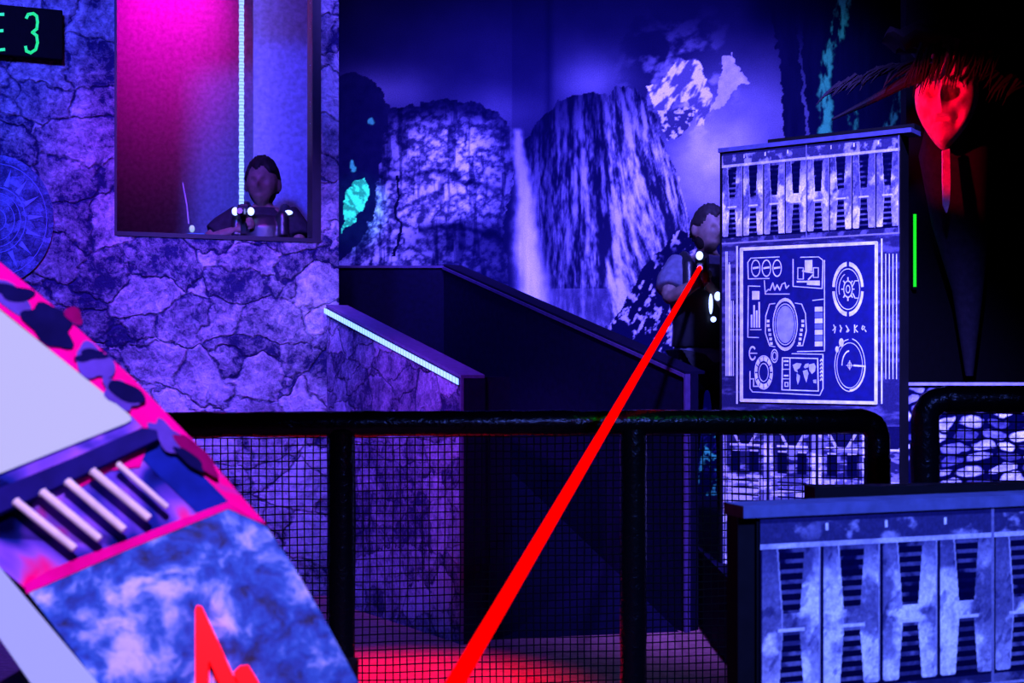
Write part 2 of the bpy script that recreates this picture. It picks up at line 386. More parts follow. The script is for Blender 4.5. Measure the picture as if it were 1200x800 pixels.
# mural -------------------------------------------------------------
def mural(px, py):
    W = 7; x = px+W*(fbm(px/18, py/18, 4, 3)-.5)*2; y = py+W*(fbm(px/18, py/18, 4, 9)-.5)*2
    x2 = px+5*(fbm(px/9, py/9, 3, 21)-.5)*2; y2 = py+5*(fbm(px/9, py/9, 3, 22)-.5)*2
    G = lambda cx, cy, sx, sy: np.exp(-((px-cx)/sx)**2-((py-cy)/sy)**2)
    L = .030+.02*G(520, 60, 160, 60)+.04*G(420, -20, 60, 60)
    L = L+.22*G(440, 110, 55, 28)+.12*G(585, 135, 60, 30)+.10*G(690, 90, 40, 35)
    L = L+.62*G(828, 200, 55, 75)*(.7+.6*fbm(px/40, py/28, 4, 5))+.30*G(900, 140, 75, 70)+.12*G(700, 100, 40, 26)
    L = L*(.8+.4*fbm(px/30, py/30, 4, 6))
    # clouds and floating ice crag
    cl = sstep(.5, .68, fbm(px/24+py/60, py/20, 5, 14))*G(800, 105, 46, 48)
    L = L+.55*cl
    ice = inside(x, y, [(775, 95), (800, 66), (822, 72), (834, 105), (828, 150), (818, 148), (806, 120), (790, 118), (772, 140), (757, 100)])
    L = np.where(ice, .25+.75*sstep(.42, .6, fbm(px/7+py/14, py/12, 4, 31)), L)
    peb = inside(x, y, [(770, 130), (815, 125), (805, 150), (782, 165)]); L = np.where(peb, .15+.7*sstep(.5, .62, fbm(px/4, py/4, 3, 33)), L)
    fl = inside(x2, y2, [(833, 131), (843, 100), (848, 66), (856, 62), (866, 84), (880, 96), (862, 102), (848, 124)])
    L = np.where(fl, .75*(.75+.4*fbm(px/8, py/8, 3, 35)), L)
    # left cliff
    hl = [(380, 125), (440, 130), (462, 128), (492, 121), (520, 117), (562, 121), (590, 138), (606, 160), (603, 200), (590, 260), (596, 345), (380, 360)]
    fine = fbm(px/5.5, py/5.5, 4, 240, .7); ridg = 1-np.abs(2*fbm(px/15+py/60, py/13, 5, 41, .6)-1)
    tex = sstep(.30, .72, fine*.55+(1-ridg)*1.6*.45+.08)
    mask = np.clip(G(500, 175, 44, 38)*1.0+G(548, 180, 36, 38)*.85+G(440, 265, 52, 50)*.95+G(500, 235, 60, 26)*.75+G(540, 232, 60, 30)*.5+G(470, 308, 90, 18)*.4, 0, 1)
    rock = .03+mask*(.10+.62*tex)+.05*tex
    vs_ = sstep(.56, .66, fbm(px/7, py/60, 4, 243)); rock = rock*(1-.55*vs_)
    cr = np.abs(x-(468-.03*(y-200))) < 1.8; rock = np.where(cr & (py > 205) & (py < 300), .02, rock)
    cr = np.exp(-((y-(203+.1*(x-450)+7*np.sin(x/22)))/3.5)**2); rock = rock*(1-.75*cr*((px > 440) & (px < 590)))
    cr = np.exp(-((y-(258+.12*(x-450)+5*np.sin(x/15)))/5)**2); rock = rock*(1-.8*cr*(px > 490))
    L = np.where(inside(x2, y2, hl), rock*(.25+.75*sstep(126, 158, py+14*(fbm(px/12, py/12, 3, 47)-.5))), L)
    hm = [(614, 165), (632, 142), (655, 118), (684, 108), (716, 112), (722, 103), (745, 102), (760, 120), (778, 165), (795, 205), (806, 245), (812, 300), (830, 330), (838, 460), (614, 460)]
    ph = px-.13*(py-100)*sstep(660, 790, px)*1.6
    sk = fbm(ph/5.0, py/75, 5, 51, .65); sk2 = fbm(ph/13, py/60, 4, 55); sk3 = fbm(ph/2.6, py/11, 3, 57, .6)
    st = .05+.66*sstep(.40, .64, sk*.45+sk2*.30+sk3*.25+.03*np.sin((ph-700)/10))
    st = st*(.16+.84*sstep(110, 235, py+.35*(px-650)))
    st = st*(.50+.65*sstep(660, 715, px))*(1-.35*np.exp(-((px-628)/16)**2))
    dk = np.exp(-((ph-697)/9)**2)*sstep(330, 200, py); st = st*(1-.5*dk)
    L = np.where(inside(x2, y2, hm), st, L)
    L = L*(1-.45*np.exp(-((px-644)/5.0)**2)*(py < 345))*np.where((px < 644) & (px > 600) & (py < 160), .75, 1)     # join of two sheets
    # waterfall
    cx_ = 606+.10*(py-150)+4*(fbm(py/30, px*0, 3, 60)-.5)*2; wd = 4+.075*np.clip(py-150, 0, 400)
    ww = np.exp(-(np.abs(px-cx_+3*(fbm(px/8, py/14, 3, 62)-.5)*2)/wd)**3)*sstep(148, 156, py)
    L = L*(1-ww)+ww*(.42+.36*sstep(160, 290, py))*(.82+.35*fbm(px/5, py/40, 4, 61))
    # forest floor at the lower right of the cliff
    ln = 330-.0*px-60*sstep(730, 800, px)+14*(fbm(px/14, px*0, 3, 71)-.5)*2
    ff = (px > 700) & (py > ln+ (60*(1-sstep(700, 760, px))))
    sp = sstep(.56, .68, fbm(px/6+py/12, py/10-px/20, 4, 73)); L = np.where(ff, .03+.68*sp*sstep(.3, .55, fbm(px/40, py/40, 2, 75)), L)
    L = np.where(ff & (py > 455), L*.2, L)
    low = (px > 645) & (px < 715) & (py > 338) & (py < 460); L = np.where(low, .5*L+.06+.16*fbm(px/10, py/10, 4, 77), L)
    # tree at the left border
    tree = inside(x2, y2, [(380, 88), (415, 84), (438, 92), (450, 112), (456, 125), (452, 150), (446, 190), (440, 240), (428, 275), (405, 300), (380, 330)])
    L = np.where(tree, .025+.03*fbm(px/8, py/8, 4, 81), L)
    # trunks at the right
    t1 = inside(x2, y2, [(880, -60), (905, 20), (914, 80), (918, 190), (943, 190), (940, 90), (934, 20), (925, -60)])
    t2 = inside(x2, y2, [(945, -60), (940, 40), (944, 110), (952, 200), (1120, 200), (1400, 300), (1400, -60)])
    top = sstep(60, 5, py)*sstep(860, 900, px)
    L = np.where(t1 | t2, .016+.03*fbm(px/6, py/40, 4, 83), L); L = L*(1-.8*top)
    L = np.where(py > 455, np.minimum(L, .06), L)
    rgb = tint(L)
    # teal strokes
    def stroke(pts, wd):
        d = np.full(px.shape, 1e9)
        for (ax, ay), (bx, by) in zip(pts[:-1], pts[1:]):
            vx, vy = bx-ax, by-ay; t = np.clip(((x2-ax)*vx+(y2-ay)*vy)/(vx*vx+vy*vy), 0, 1)
            d = np.minimum(d, np.hypot(x2-ax-t*vx, y2-ay-t*vy))
        return sstep(wd, wd*.5, d)
    tn = sstep(.38, .62, fbm(px/5, py/14, 4, 91))
    tl = (stroke([(998, -40), (982, 30), (970, 75), (966, 110), (968, 165)], 9)*.9+stroke([(1050, 92), (1056, 120), (1040, 152)], 9)*.8+stroke([(1000, 130), (1000, 160)], 6)*.5)*tn
    cr = inside(x2, y2, [(402, 235), (414, 214), (430, 207), (433, 225), (424, 248), (402, 275)])*(.35+.9*sstep(.4, .6, fbm(px/5-py/9, py/6, 4, 93)))
    cr = cr+.8*stroke([(414, 190), (416, 200)], 2.5)+.6*stroke([(435, 140), (437, 145)], 2.5)
    lw = sstep(.60, .72, fbm(px/5, py/7, 4, 95))*((px > 818) & (px < 840) & (py > 500) & (py < 650))*.8
    k = np.clip(tl*.6+cr+lw*.6, 0, 1)[..., None]
    return rgb*(1-k)+k*np.array([.10, .95, .34])
YM = 8.5
x0, x1 = 372, 1420; y0, y1 = -90, 820
A0 = P(x0, y1, YM); A1 = P(x1, y1, YM); A2 = P(x0, y0, YM); A0.z = max(A0.z, .01)
yb = HY+(EYE-A0.z)*F/YM
X1 = 1075
print_face('wall_mural', A0, P(X1, 0, YM)-P(x0, 0, YM), A2-A0, 640, 760, lambda s, t: mural(x0+s*(X1-x0), yb+(y0-yb)*t), PRINT, kind='structure')

# black partition on the right with the mask and the light tube
M().box((P(1062, 0, 7).x, 7.0, 0), (5.9, 7.1, H)).put('wall_right', BLACK, kind='structure')

# platform
M().box((.87, 5.0, 0), (4.2, 8.45, .35)).put('floor_platform', DARKW, kind='structure')

# ------------------------------------------------------------------ ramp: dark inner wall, stone side wall, ramp floor
A = P(383, 430, 6.60); A.z = 0; B = P(540, 430, 5.54); B.z = 0
zA = EYE+70/F*6.60; zB = EYE-13/F*5.54
d = (B-A).normalized(); nn = Vector((-d.y, d.x, 0));
if nn.x < 0: nn = -nn
th = nn*.12
rt = thing('ramp_side_wall', 'rock-printed side wall with sloping top edge left of the dark ramp', 'ramp wall', (A+B)/2)
M().hexa([A, B, B+th, A+th, A+Vector((0,0,zA)), B+Vector((0,0,zB)), B+th+Vector((0,0,zB)), A+th+Vector((0,0,zA))]).put('panel', RAMPSTONE, rt)
M().hexa([A-nn*.004+Vector((0,0,zA)), B-nn*.004+d*.006+Vector((0,0,zB)), B+th+d*.006+Vector((0,0,zB)), A+th+Vector((0,0,zA)),
          A-nn*.004+Vector((0,0,zA+.014)), B-nn*.004+d*.006+Vector((0,0,zB+.014)), B+th+d*.006+Vector((0,0,zB+.014)), A+th+Vector((0,0,zA+.014))]).put('top_trim', EDGE, rt)
M().hexa([B-nn*.004+d*.001, B+nn*.01+d*.001, B+nn*.01+d*.008, B-nn*.004+d*.008, B-nn*.004+d*.001+Vector((0,0,zB)), B+nn*.01+d*.001+Vector((0,0,zB)), B+nn*.01+d*.008+Vector((0,0,zB)), B-nn*.004+d*.008+Vector((0,0,zB))]).put('end_trim', EDGE, rt)
M().hexa([B+nn*.012+d*.001, B+nn*.122+d*.001, B+nn*.122+d*.007, B+nn*.012+d*.007]+[q+Vector((0,0,zB)) for q in (B+nn*.012+d*.001, B+nn*.122+d*.001, B+nn*.122+d*.007, B+nn*.012+d*.007)]).put('end_board', DARKW, rt)
le = thing('led_strip', 'glowing white light strip sloping along the rock-printed ramp wall top', 'light strip', (A+B)/2+Vector((0,0,(zA+zB)/2)))
off = -nn*.006
def rail_box(m, a, b, lo, hi, t0, t1):
    m.hexa([a+nn*t0+Vector((0,0,lo[0])), b+nn*t0+Vector((0,0,lo[1])), b+nn*t1+Vector((0,0,lo[1])), a+nn*t1+Vector((0,0,lo[0])),
            a+nn*t0+Vector((0,0,hi[0])), b+nn*t0+Vector((0,0,hi[1])), b+nn*t1+Vector((0,0,hi[1])), a+nn*t1+Vector((0,0,hi[0]))]); return m
rail_box(M(), A, B, (zA-.032, zB-.032), (zA-.002, zB-.002), -.010, -.001).put('channel', FR, le)
rail_box(M(), A, B, (zA-.030, zB-.028), (zA-.004, zB-.003), -.016, -.010).put('diode_tape', LEDX, le)

A2p = P(520, 430, 7.5); A2p.z = 0; B2 = P(803, 430, 5.8); B2.z = 0
zA2 = EYE+118/F*7.5; zB2 = EYE-8/F*5.8
iw = thing('ramp_inner_wall', 'black ramp wall with sloping top edge in front of the mural', 'ramp wall', (A2p+B2)/2)
d2 = (B2-A2p).normalized(); n2 = Vector((-d2.y, d2.x, 0)); n2 = n2 if n2.x > 0 else -n2
def slab(a, b, t0, t1, la, lb, ha, hb, nv):
    return M().hexa([a+nv*t0+Vector((0,0,la)), b+nv*t0+Vector((0,0,lb)), b+nv*t1+Vector((0,0,lb)), a+nv*t1+Vector((0,0,la)),
                     a+nv*t0+Vector((0,0,ha)), b+nv*t0+Vector((0,0,hb)), b+nv*t1+Vector((0,0,hb)), a+nv*t1+Vector((0,0,ha))])
slab(A2p, B2, 0, .08, 0, 0, zA2, zB2, n2).put('panel', DARKW, iw)
slab(A2p, B2, -.012, .0, zA2-.016, zB2-.016, zA2, zB2, n2).put('edge_highlight', EDGE, iw)  # paler strip, paints the highlight along the wall's top edge
slab(A2p, B2, -.004, .12, zA2, zB2, zA2+.012, zB2+.012, n2).put('top_cap', DARKW, iw)
slab(B2, B2+d2*.012, -.01, .02, 0, 0, zB2, zB2, n2).put('end_trim', EDGE, iw)
Lp = P(396, 430, 7.5); Lp.z = 0
bw = thing('landing_back_wall', 'black level-topped wall closing the top end of the ramp', 'ramp wall', Lp)
M().box((Lp.x-.06, 7.5, 0), (A2p.x, 7.58, zA2)).put('panel', DARKW, bw)
M().box((Lp.x-.06, 7.488, zA2-.010), (A2p.x, 7.5, zA2+.004)).put('edge_highlight', EDGE, bw)  # top-edge highlight of the landing wall, put in as a paler strip
# ramp floor and kerb
q0 = B+th*1.3-d*.02; q1 = B2-n2*.02-d2*.02; q2 = A2p-n2*.02+d2*.08; q3 = A+th*1.15+d*.1
m = M(); m.v = [tuple(q0), tuple(q1), tuple(q2+Vector((0,0,.95))), tuple(q3+Vector((0,0,.85))), tuple(q2), tuple(q3)]
m.f = [(0,1,2,3), (1,4,2), (0,3,5), (3,2,4,5), (0,5,4,1)]
m.put('floor_ramp', DARKW, kind='structure')
M().hexa([B+nn*.12, B+nn*.26, B+nn*.26-d*.12, B+nn*.12-d*.12]+[p+Vector((0,0,zB+.005)) for p in (B+nn*.12, B+nn*.26, B+nn*.26-d*.12, B+nn*.12-d*.12)]).put('end_post', DARKW, rt)

# ------------------------------------------------------------------ sci-fi panel prints
def hpanel(s, t, nH=4, seed=0):
    """one printed panel of metal H frames; s across 0..1, t down 0..1"""
    x = s*nH; k = np.floor(x); h = x-k; base = np.full(s.shape, .02)
    worn = fbm(s*9+seed*3, t*6+seed, 5, 101+seed); patch = sstep(.44, .58, fbm(s*5+k*3.1+seed*7, t*4+k*1.7, 5, 111+seed))
    bright = .17+.12*sstep(.1, .4, t)+.66*sstep(.10, .50, t)*patch+.36*sstep(.55, .9, t)*(1-patch)*.9
    bright = bright*(.72+.5*worn)*(.70+.6*fbm(s*55+seed, t*38, 4, 151, .7)); scr = sstep(.62, .70, fbm(s*26+t*9+seed, t*9, 4, 155)); bright = bright*(1-.35*scr)+.10*sstep(.66, .72, fbm(s*40, t*22+seed, 3, 157))
    tt = np.clip((t-.0)/1.0, 0, 1)
    beam_t = .17; yt = (t-beam_t)/(.93-beam_t)
    gu = .215-.075*np.clip(yt/.45, 0, 1); gl = .135+.07*np.clip((yt-.58)/.42, 0, 1)
    c = np.abs(h-.5)
    leg = (c < .47) & (c > np.where(yt < .5, gu, gl)) & (yt > -.02) & (yt < 1)
    bar = (c < .22) & (yt > .45) & (yt < .58)
    gap = (~leg) & (~bar) & (c < .3) & (yt > 0) & (yt < .98)
    lou = (np.sin(yt*2*np.pi*14) > .35)
    L = base
    L = np.where(gap, np.where(lou, .03+.20*sstep(.45, .62, worn)+.10*(yt > .55), .012), L)
    L = np.where(leg | bar, bright, L)
    L = np.where(bar & (yt > .555), .85, L)
    el = leg & (c < np.where(yt < .5, gu, gl)+.022) & (h < .5); L = np.where(el, np.maximum(L, .75*(.5+.5*worn)), L)
    eo = (np.abs(c-.465) < .010) & (yt > 0) & (yt < 1) & (h > .5); L = np.where(eo, .55, L)
    rnd = leg & (yt > .985-.25*np.clip(.0+np.abs(c-.33)-.10, 0, 1)); L = np.where(rnd, .04, L)
    # beams
    bt = t < beam_t; wv = fbm(s*12+seed, t*10, 5, 121+seed)
    L = np.where(bt, .13+.38*sstep(.5, .66, wv)*sstep(.1, .5, fbm(s*4, t*3+seed, 3, 7)), L)
    L = np.where((t > beam_t-.028) & (t < beam_t-.002), .72*(.6+.7*wv), L)
    L = np.where(bt & (t < .035), .07, L)
    for rx in (.52, .27, .78): 
        L = np.where(bt & (np.abs(s-rx) < .006) & (np.abs(t-.065) < .02), .9, L)
    L = np.where(t > .935, .10+.2*sstep(.5, .7, wv), L)
    L = np.where(t > .985, .5, L)
    L = np.where((s > .988), .28+.2*wv, L)
    return L
def machine(s, t):
    x = s*3.6; k = np.floor(x); h = x-k; c = np.abs(h-.5)
    n = fbm(s*14, t*14, 4, 131); L = .10+.35*sstep(.45, .6, n)
    v = (c < .36-.25*np.clip(t/.24, 0, 1)) & (t < .24); L = np.where(v, .05, L)
    L = np.where((np.abs(c-(.36-.25*np.clip(t/.24, 0, 1))) < .03) & (t < .24), .75, L)
    L = np.where((t > .24) & (t < .262) & (c < .32), .9, L)
    L = np.where((t > .30) & (t < .55) & (np.abs(c-.20) < .10), .02, L)
    L = np.where((np.abs(t-.31) < .008) & (np.abs(c-.20) < .09), .8, L)
    L = np.where((c > .40), .5+.5*sstep(.4, .6, n), L)
    L = np.where((c > .47), .08, L)
    L = np.where((t > .58) & (c < .38), .30+.5*sstep(.4, .55, n), L)
    L = np.where((np.sin(t*80) > .75) & (t > .58) & (c < .30), .04, L)
    return L

# pillar
PL = Plane.vert(846, 5.55, 1054, 5.10)
pu0, _ = PL.uv(846, 300); pu1, _ = PL.uv(1054, 300); PW = pu1-pu0; pzt = 2.13-EYE; pzb = .35-EYE
pil = thing('scifi_pillar', 'tall pillar printed with blue-white metal frames and a control display', 'pillar', Vector((PL.pt((pu0+pu1)/2, 0).x, PL.pt((pu0+pu1)/2, 0).y+.2, .35)))
wbox(M(), PL, pu0-.012, pu1+.004, pzb, pzt, .004, .10).put('body', BLACK, pil)
wbox(M(), PL, pu0-.014, pu1+.05, pzt, pzt+.018, -.01, .11).put('top_board', mat('blue_grey_board', (.06, .06, .16), .7, .2), pil)
wbox(M(), PL, pu0+.20, pu1+.05, pzt+.018, pzt+.04, .03, .11).put('upper_board', BLACK, pil)
vt = pzt; vm = PL.uv(900, 283)[1]; vlow = PL.uv(950, 497)[1]; vb = pzb+.0
def two(s, t, tile):
    return tint(np.where(s < .5, tile(s*2 % 1, 1-t, 0), tile((s*2-1) % 1, 1-t, 1)))
print_face('frame_print', PL.pt(pu0, vm, .0), PL.u*PW, PL.w*(vt-vm), 420, 230, lambda s, t: two(s, t, lambda a, b, q: hpanel(a, b, 4, q)), PRINT, pil)
print_face('machine_print', PL.pt(pu0, vb, .0), PL.u*PW, PL.w*(vlow-vb), 300, 360, lambda s, t: tint(machine(s, (1-t)*1.6 % 1)), PRINT, pil)
def midbg(s, t):
    n = fbm(s*10, t*40, 4, 141); L = .10+.16*sstep(.45, .7, n)
    return tint(L)
print_face('plain_print', PL.pt(pu0, vlow, .0), PL.u*PW, PL.w*(vm-vlow), 160, 160, midbg, PRINT, pil)
# display: drawn in the coordinates of a 760 x 800 chart laid over the pillar face
tf = lambda x, y: (855+x/4.0, 280+y/4.0)
disp = thing('control_display', 'dark control display with white dials, gauges and a world map on pillar', 'display', PL.at(950, 380, .003))
dd = Draw(PL, .004, .004, tf).poly([(52, 45), (695, 12), (690, 768), (52, 758)]); dd.put('screen', DEEP, disp)
D = lambda off=.006: Draw(PL, off, .0015, tf)
f = D(); f.line([(58, 48), (690, 18), (688, 768), (58, 755)], 15, True); f.put('inner_border', WHITE, disp)
for x_, y_ in ((36, 35), (714, 0)): D(.003).line([(x_, y_), (x_, 770)], 6.5).put('outer_border', WHITE, disp)
# three small round gauges
fr = D(); fr.line([(188, 185), (90, 187), (88, 110), (102, 90), (235, 84)], 4); fr.put('gauge_box', WHITE, disp)
for cx in (125, 175, 225):
    g_ = D().arc(cx, 137, 20, 38, 6); g_.line([(cx-12, 137), (cx+12, 133)], 9); g_.put('small_gauge', WHITE, disp)
ln = D(); ln.line([(165, 195), (170, 258), (282, 258)], 4); ln.line([(170, 250), (185, 236), (192, 240), (205, 206), (214, 240), (225, 215), (238, 240), (248, 212), (262, 205), (268, 232), (280, 218)], 5); ln.put('line_graph', WHITE, disp)
sq = D(); sq.line([(300, 95), (300, 222), (436, 232), (440, 100), (420, 84), (335, 86)], 4)
sq.poly([(355, 100), (390, 98), (390, 150), (355, 152)]).poly([(365, 195), (425, 195), (425, 218), (365, 215)])
sq.line([(322, 135), (348, 135), (348, 188), (322, 188)], 4, True); sq.line([(395, 135), (418, 135), (418, 180), (395, 180)], 4, True); sq.line([(345, 150), (395, 158)], 8); sq.line([(320, 200), (365, 200)], 8); sq.line([(372, 190), (392, 168)], 6)
sq.put('schematic', WHITE, disp)
bc = D(); bc.line([(145, 222), (90, 220), (88, 460), (138, 462)], 4); bc.poly([(108, 244), (142, 244), (142, 284), (108, 284)])
for i, hh in enumerate((355, 310, 335, 295)): bc.poly([(102+i*12, 415), (109+i*12, 415), (109+i*12, hh), (102+i*12, hh)])
bc.line([(100, 425), (150, 425)], 4); bc.put('bar_chart', WHITE, disp)
gb = D(); gb.arc(263, 400, 57, 112, 7); gb.arc(263, 400, 48, 96, 4); gb.arc(263, 400, 57, 118, 12, 40, 140); gb.arc(263, 400, 57, 118, 12, 215, 320)
gb.line([(215, 302), (190, 305), (172, 360)], 4); gb.line([(310, 300), (340, 305), (358, 350), (362, 430), (345, 500), (320, 500)], 4); gb.line([(172, 360), (170, 440), (190, 500), (215, 505)], 4); gb.put('globe_ring', WHITE, disp)
gd = D(.0052); gd.disc(263, 400, 42, 88); gd.put('globe', mat('pale_blue_ink', (.36, .38, .62), .7, .2), disp)
for sx, xs in ((-1, 183), (1, 345)):
    for i in range(6):
        y = 378+i*21; k = sx*(-1)*(i*3.0 if i > 1 else 0)
        D().poly([(xs-6+k, y), (xs+6+k, y), (xs+6+k, y+13), (xs-6+k, y+13)]).put('level_mark', WHITE, disp)
for i in range(7): D().poly([(402, 318+i*27), (438, 317+i*27), (438, 340+i*27), (402, 341+i*27)]).put('level_block', WHITE if i % 2 == 0 else MIDI, disp)
fx = D(); fx.line([(392, 288), (442, 282)], 4); fx.line([(447, 100), (447, 525), (320, 527)], 4); fx.line([(295, 537), (440, 540), (440, 700), (425, 732), (110, 716), (98, 700), (98, 620)], 4); fx.put('frame_line', WHITE, disp)
r1 = D(); r1.arc(110, 535, 15, 30, 9, 40, 330); r1.line([(100, 535), (130, 535)], 5); r1.put('small_ring', WHITE, disp); r1 = D(); r1.arc(213, 548, 15, 30, 5); r1.arc(213, 548, 9, 18, 4); r1.put('small_ring', WHITE, disp)
r2 = D()
for i in range(12): r2.arc(162, 625, 36, 64, 20, i*30+3, i*30+27)
r2.arc(162, 625, 22, 42, 4); r2.arc(162, 625, 42, 78, 4); r2.line([(100, 655), (115, 655), (115, 690), (135, 690)], 5); r2.put('segmented_dial', WHITE, disp)
mp = D(); mp.line([(250, 556), (415, 560), (418, 712), (248, 706)], 5, True); mp.line([(250, 610), (284, 610)], 4); mp.line([(250, 655), (284, 655)], 4); mp.line([(285, 560), (285, 705)], 4); mp.line([(258, 572), (276, 572)], 8); mp.line([(262, 590), (276, 590)], 6); mp.line([(260, 640), (276, 640)], 8); mp.line([(262, 672), (276, 672), (276, 690), (262, 690)], 4, True); mp.put('map_frame', WHITE, disp)
cm = D()
cm.poly([(298, 590), (318, 580), (340, 584), (330, 605), (318, 612), (322, 625), (308, 618)]); cm.poly([(318, 630), (332, 640), (330, 660), (322, 682), (316, 655)])
cm.poly([(350, 600), (358, 585), (372, 582), (372, 600), (356, 606)]); cm.poly([(346, 618), (366, 612), (372, 630), (362, 672), (352, 645)])
cm.poly([(374, 588), (398, 582), (406, 598), (402, 620), (388, 632), (376, 615)]); cm.poly([(394, 660), (408, 658), (408, 676), (396, 674)])
cm.put('world_map', mat('map_ink', (.55, .58, .75), .7, .2), disp)
tx = D()
for i in range(6): tx.line([(428, 572+i*18), (433, 562+i*18), (438, 572+i*18)], 5)
tx.put('arrow_column', WHITE, disp)
d1 = D()
for a0 in (5, 95, 185, 275): d1.arc(557, 235, 68, 118, 20, a0, a0+80)
d1.put('upper_dial_ring', WHITE, disp)
d2_ = D(); d2_.arc(557, 235, 55, 95, 4); d2_.arc(557, 235, 20, 38, 6); d2_.arc(557, 235, 9, 17, 5)
for i in range(8):
    t = math.radians(i*45); d2_.line([(557+22*math.cos(t), 235-42*math.sin(t)), (557+29*math.cos(t), 235-54*math.sin(t))], 5)
d2_.line([(578, 222), (590, 196), (608, 196)], 4); d2_.line([(580, 255), (590, 277), (606, 277)], 4); d2_.arc(557, 235, 42, 74, 4, 110, 200); d2_.put('upper_dial_face', WHITE, disp)
gy = D()
for gx, pts in ((490, [(0, 0), (8, 20), (4, 38)]), (490, [(-4, 26), (10, 10)]), (520, [(0, 2), (6, 18), (2, 34)]), (522, [(6, 14), (-2, 30)]), (552, [(-4, 4), (6, 20), (-2, 34)]), (556, [(0, 34), (6, 24)]), (588, [(0, 0), (0, 36)]), (588, [(12, 4), (0, 18), (14, 34)]), (622, [(0, 18), (4, 4), (14, 10), (4, 24), (0, 18)]), (628, [(8, 22), (14, 32)])):
    gy.line([(gx+a, 402+b) for a, b in pts], 4)
gy.put('symbol_row', WHITE, disp)
d3 = D(); d3.arc(565, 592, 70, 122, 4, 95, 280); d3.arc(565, 592, 60, 106, 3); d3.arc(565, 592, 72, 126, 4, 0, 80); d3.disc(526, 485, 11, 20, 12); d3.disc(506, 517, 8, 15, 12)
d3.arc(565, 592, 72, 118, 11, -90, 0); d3.arc(565, 592, 36, 68, 7, 95, 180); d3.line([(585, 592), (635, 596)], 8); d3.line([(550, 592), (580, 592)], 3); d3.line([(565, 570), (565, 612)], 3); d3.arc(565, 592, 8, 14, 3); d3.put('lower_dial', WHITE, disp)
sd = D(.004)
for x in (4, 10, 17, 24): sd.line([(x-20, 120 if x > 10 else 60), (x-20, 640)], 3)
for x in (4, 14, 23): sd.line([(x-4, 290 if x > 4 else 110), (x-4, 640)], 3)
for x in (733, 750, 767, 784): sd.line([(x, 70), (x, 655)], 3.5)
sd.put('side_rule_line', WHITE, pil)

# low cobble-printed wall on the right
def cobble_fn(s, t):
    w_, h_ = 3.0, 1.1
    x = s*w_; y = t*h_; x = x+.05*(fbm(x*9, y*9, 3, 211)-.5)*2; yy = y+.05*(fbm(x*2, y*3, 3, 201)-.5)*2+.035*(fbm(x*10, y*10, 3, 212)-.5)*2
    rh = .070; row = np.floor(yy/rh); fy = yy/rh-row; cw = .115
    xo = x+row*.037+.10*vn(row*3.3, row*1.7, 5)+.05*(vn(x*7, row*2.2, 9)-.5); col = np.floor(xo/cw); fx = xo/cw-col
    rr = vn(col*5.3+.5, row*7.7+.5, 203); r2 = vn(col*2.3+.5, row*3.7+.5, 207)
    dx = np.abs(fx-.5)/(.40+.12*r2); dy = np.abs(fy-.5)/(.34+.16*rr); m_ = dx**2.6+dy**2.6
    n = fbm(x*30, y*30, 4, 205, .7)
    L = np.where(m_ < 1, (.22+.85*sstep(.35, .9, rr))*(.30+1.2*n)*sstep(1+.5*(n-.5), .5, m_), .012)
    return tint(L)
zl = EYE-18/F*5.2; lx0 = P(1058, 0, 5.2).x
lw = thing('cobble_wall', 'low wall printed with bright cobblestones behind the right-hand padded railing', 'low wall', (lx0+1.2, 5.25, .35))
M().box((lx0, 5.203, .35), (lx0+3.0, 5.3, zl)).put('body', BLACK, lw)
print_face('cobble_print', Vector((lx0, 5.2, .36)), Vector((3.0, 0, 0)), Vector((0, 0, zl-.37)), 900, 260, cobble_fn, PRINT, lw)
M().box((lx0-.012, 5.19, zl-.012), (lx0+3.0, 5.31, zl)).put('top_trim', mat('lilac_trim', (.28, .25, .4), .6, .2), lw)
M().box((lx0-.012, 5.192, .35), (lx0-.002, 5.2, zl-.012)).put('side_trim', mat('lilac_side', (.55, .55, .7), .6, .2), lw)

# foreground barrier
FW = Plane.vert(890, 2.0, 1200, 2.17)
fu0, _ = FW.uv(891, 600); fz = FW.uv(891, 606)[1]; us = FW.uv(1165, 700)[0]-fu0; fzb = -EYE
fb = thing('printed_barrier', 'near low barrier printed with worn metal frames under a plain dark cap', 'barrier', Vector((FW.pt(fu0+.3, 0).x, FW.pt(fu0+.3, 0).y+.15, 0)))
wbox(M(), FW, fu0-.004, fu0+3*us, fzb, fz, .004, .05).put('body', BLACK, fb)
wbox(M(), FW, fu0-.032, fu0+3*us, fz, fz+.019, -.004, .06).put('cap', mat('cap_blue', (.07, .08, .16), .7, .2), fb)
wbox(M(), FW, fu0-.034, fu0-.004, fzb, fz-.0, .01, .045).put('end_board', BLACK, fb)
hh = us*.80
hz = fz-FW.uv(891, 830)[1]
for i in range(3):
    print_face('frame_print', FW.pt(fu0+i*us, fz-hz, 0), FW.u*us, FW.w*hz, 360, 340, lambda s, t, i=i: tint(hpanel(s, 1-t, 4, 11+i)), PRINT, fb)
rest = fz-hz-fzb
print_face('lower_print', FW.pt(fu0, fzb, 0), FW.u*3*us, FW.w*rest, 300, 120, lambda s, t: tint(machine(s*2 % 1, (1-t))), PRINT, fb)
RB = Plane.vert(955, 2.42, 1200, 2.5)
ra, za = RB.uv(955, 571)
o = wbox(M(), RB, ra, ra+1.3, -EYE, za, 0, .05).put('black_board', BLACK)
o['label'] = 'plain black board standing just behind the near printed barrier'; o['category'] = 'board'
FB = Plane.vert(862, 2.33, 890, 2.35)

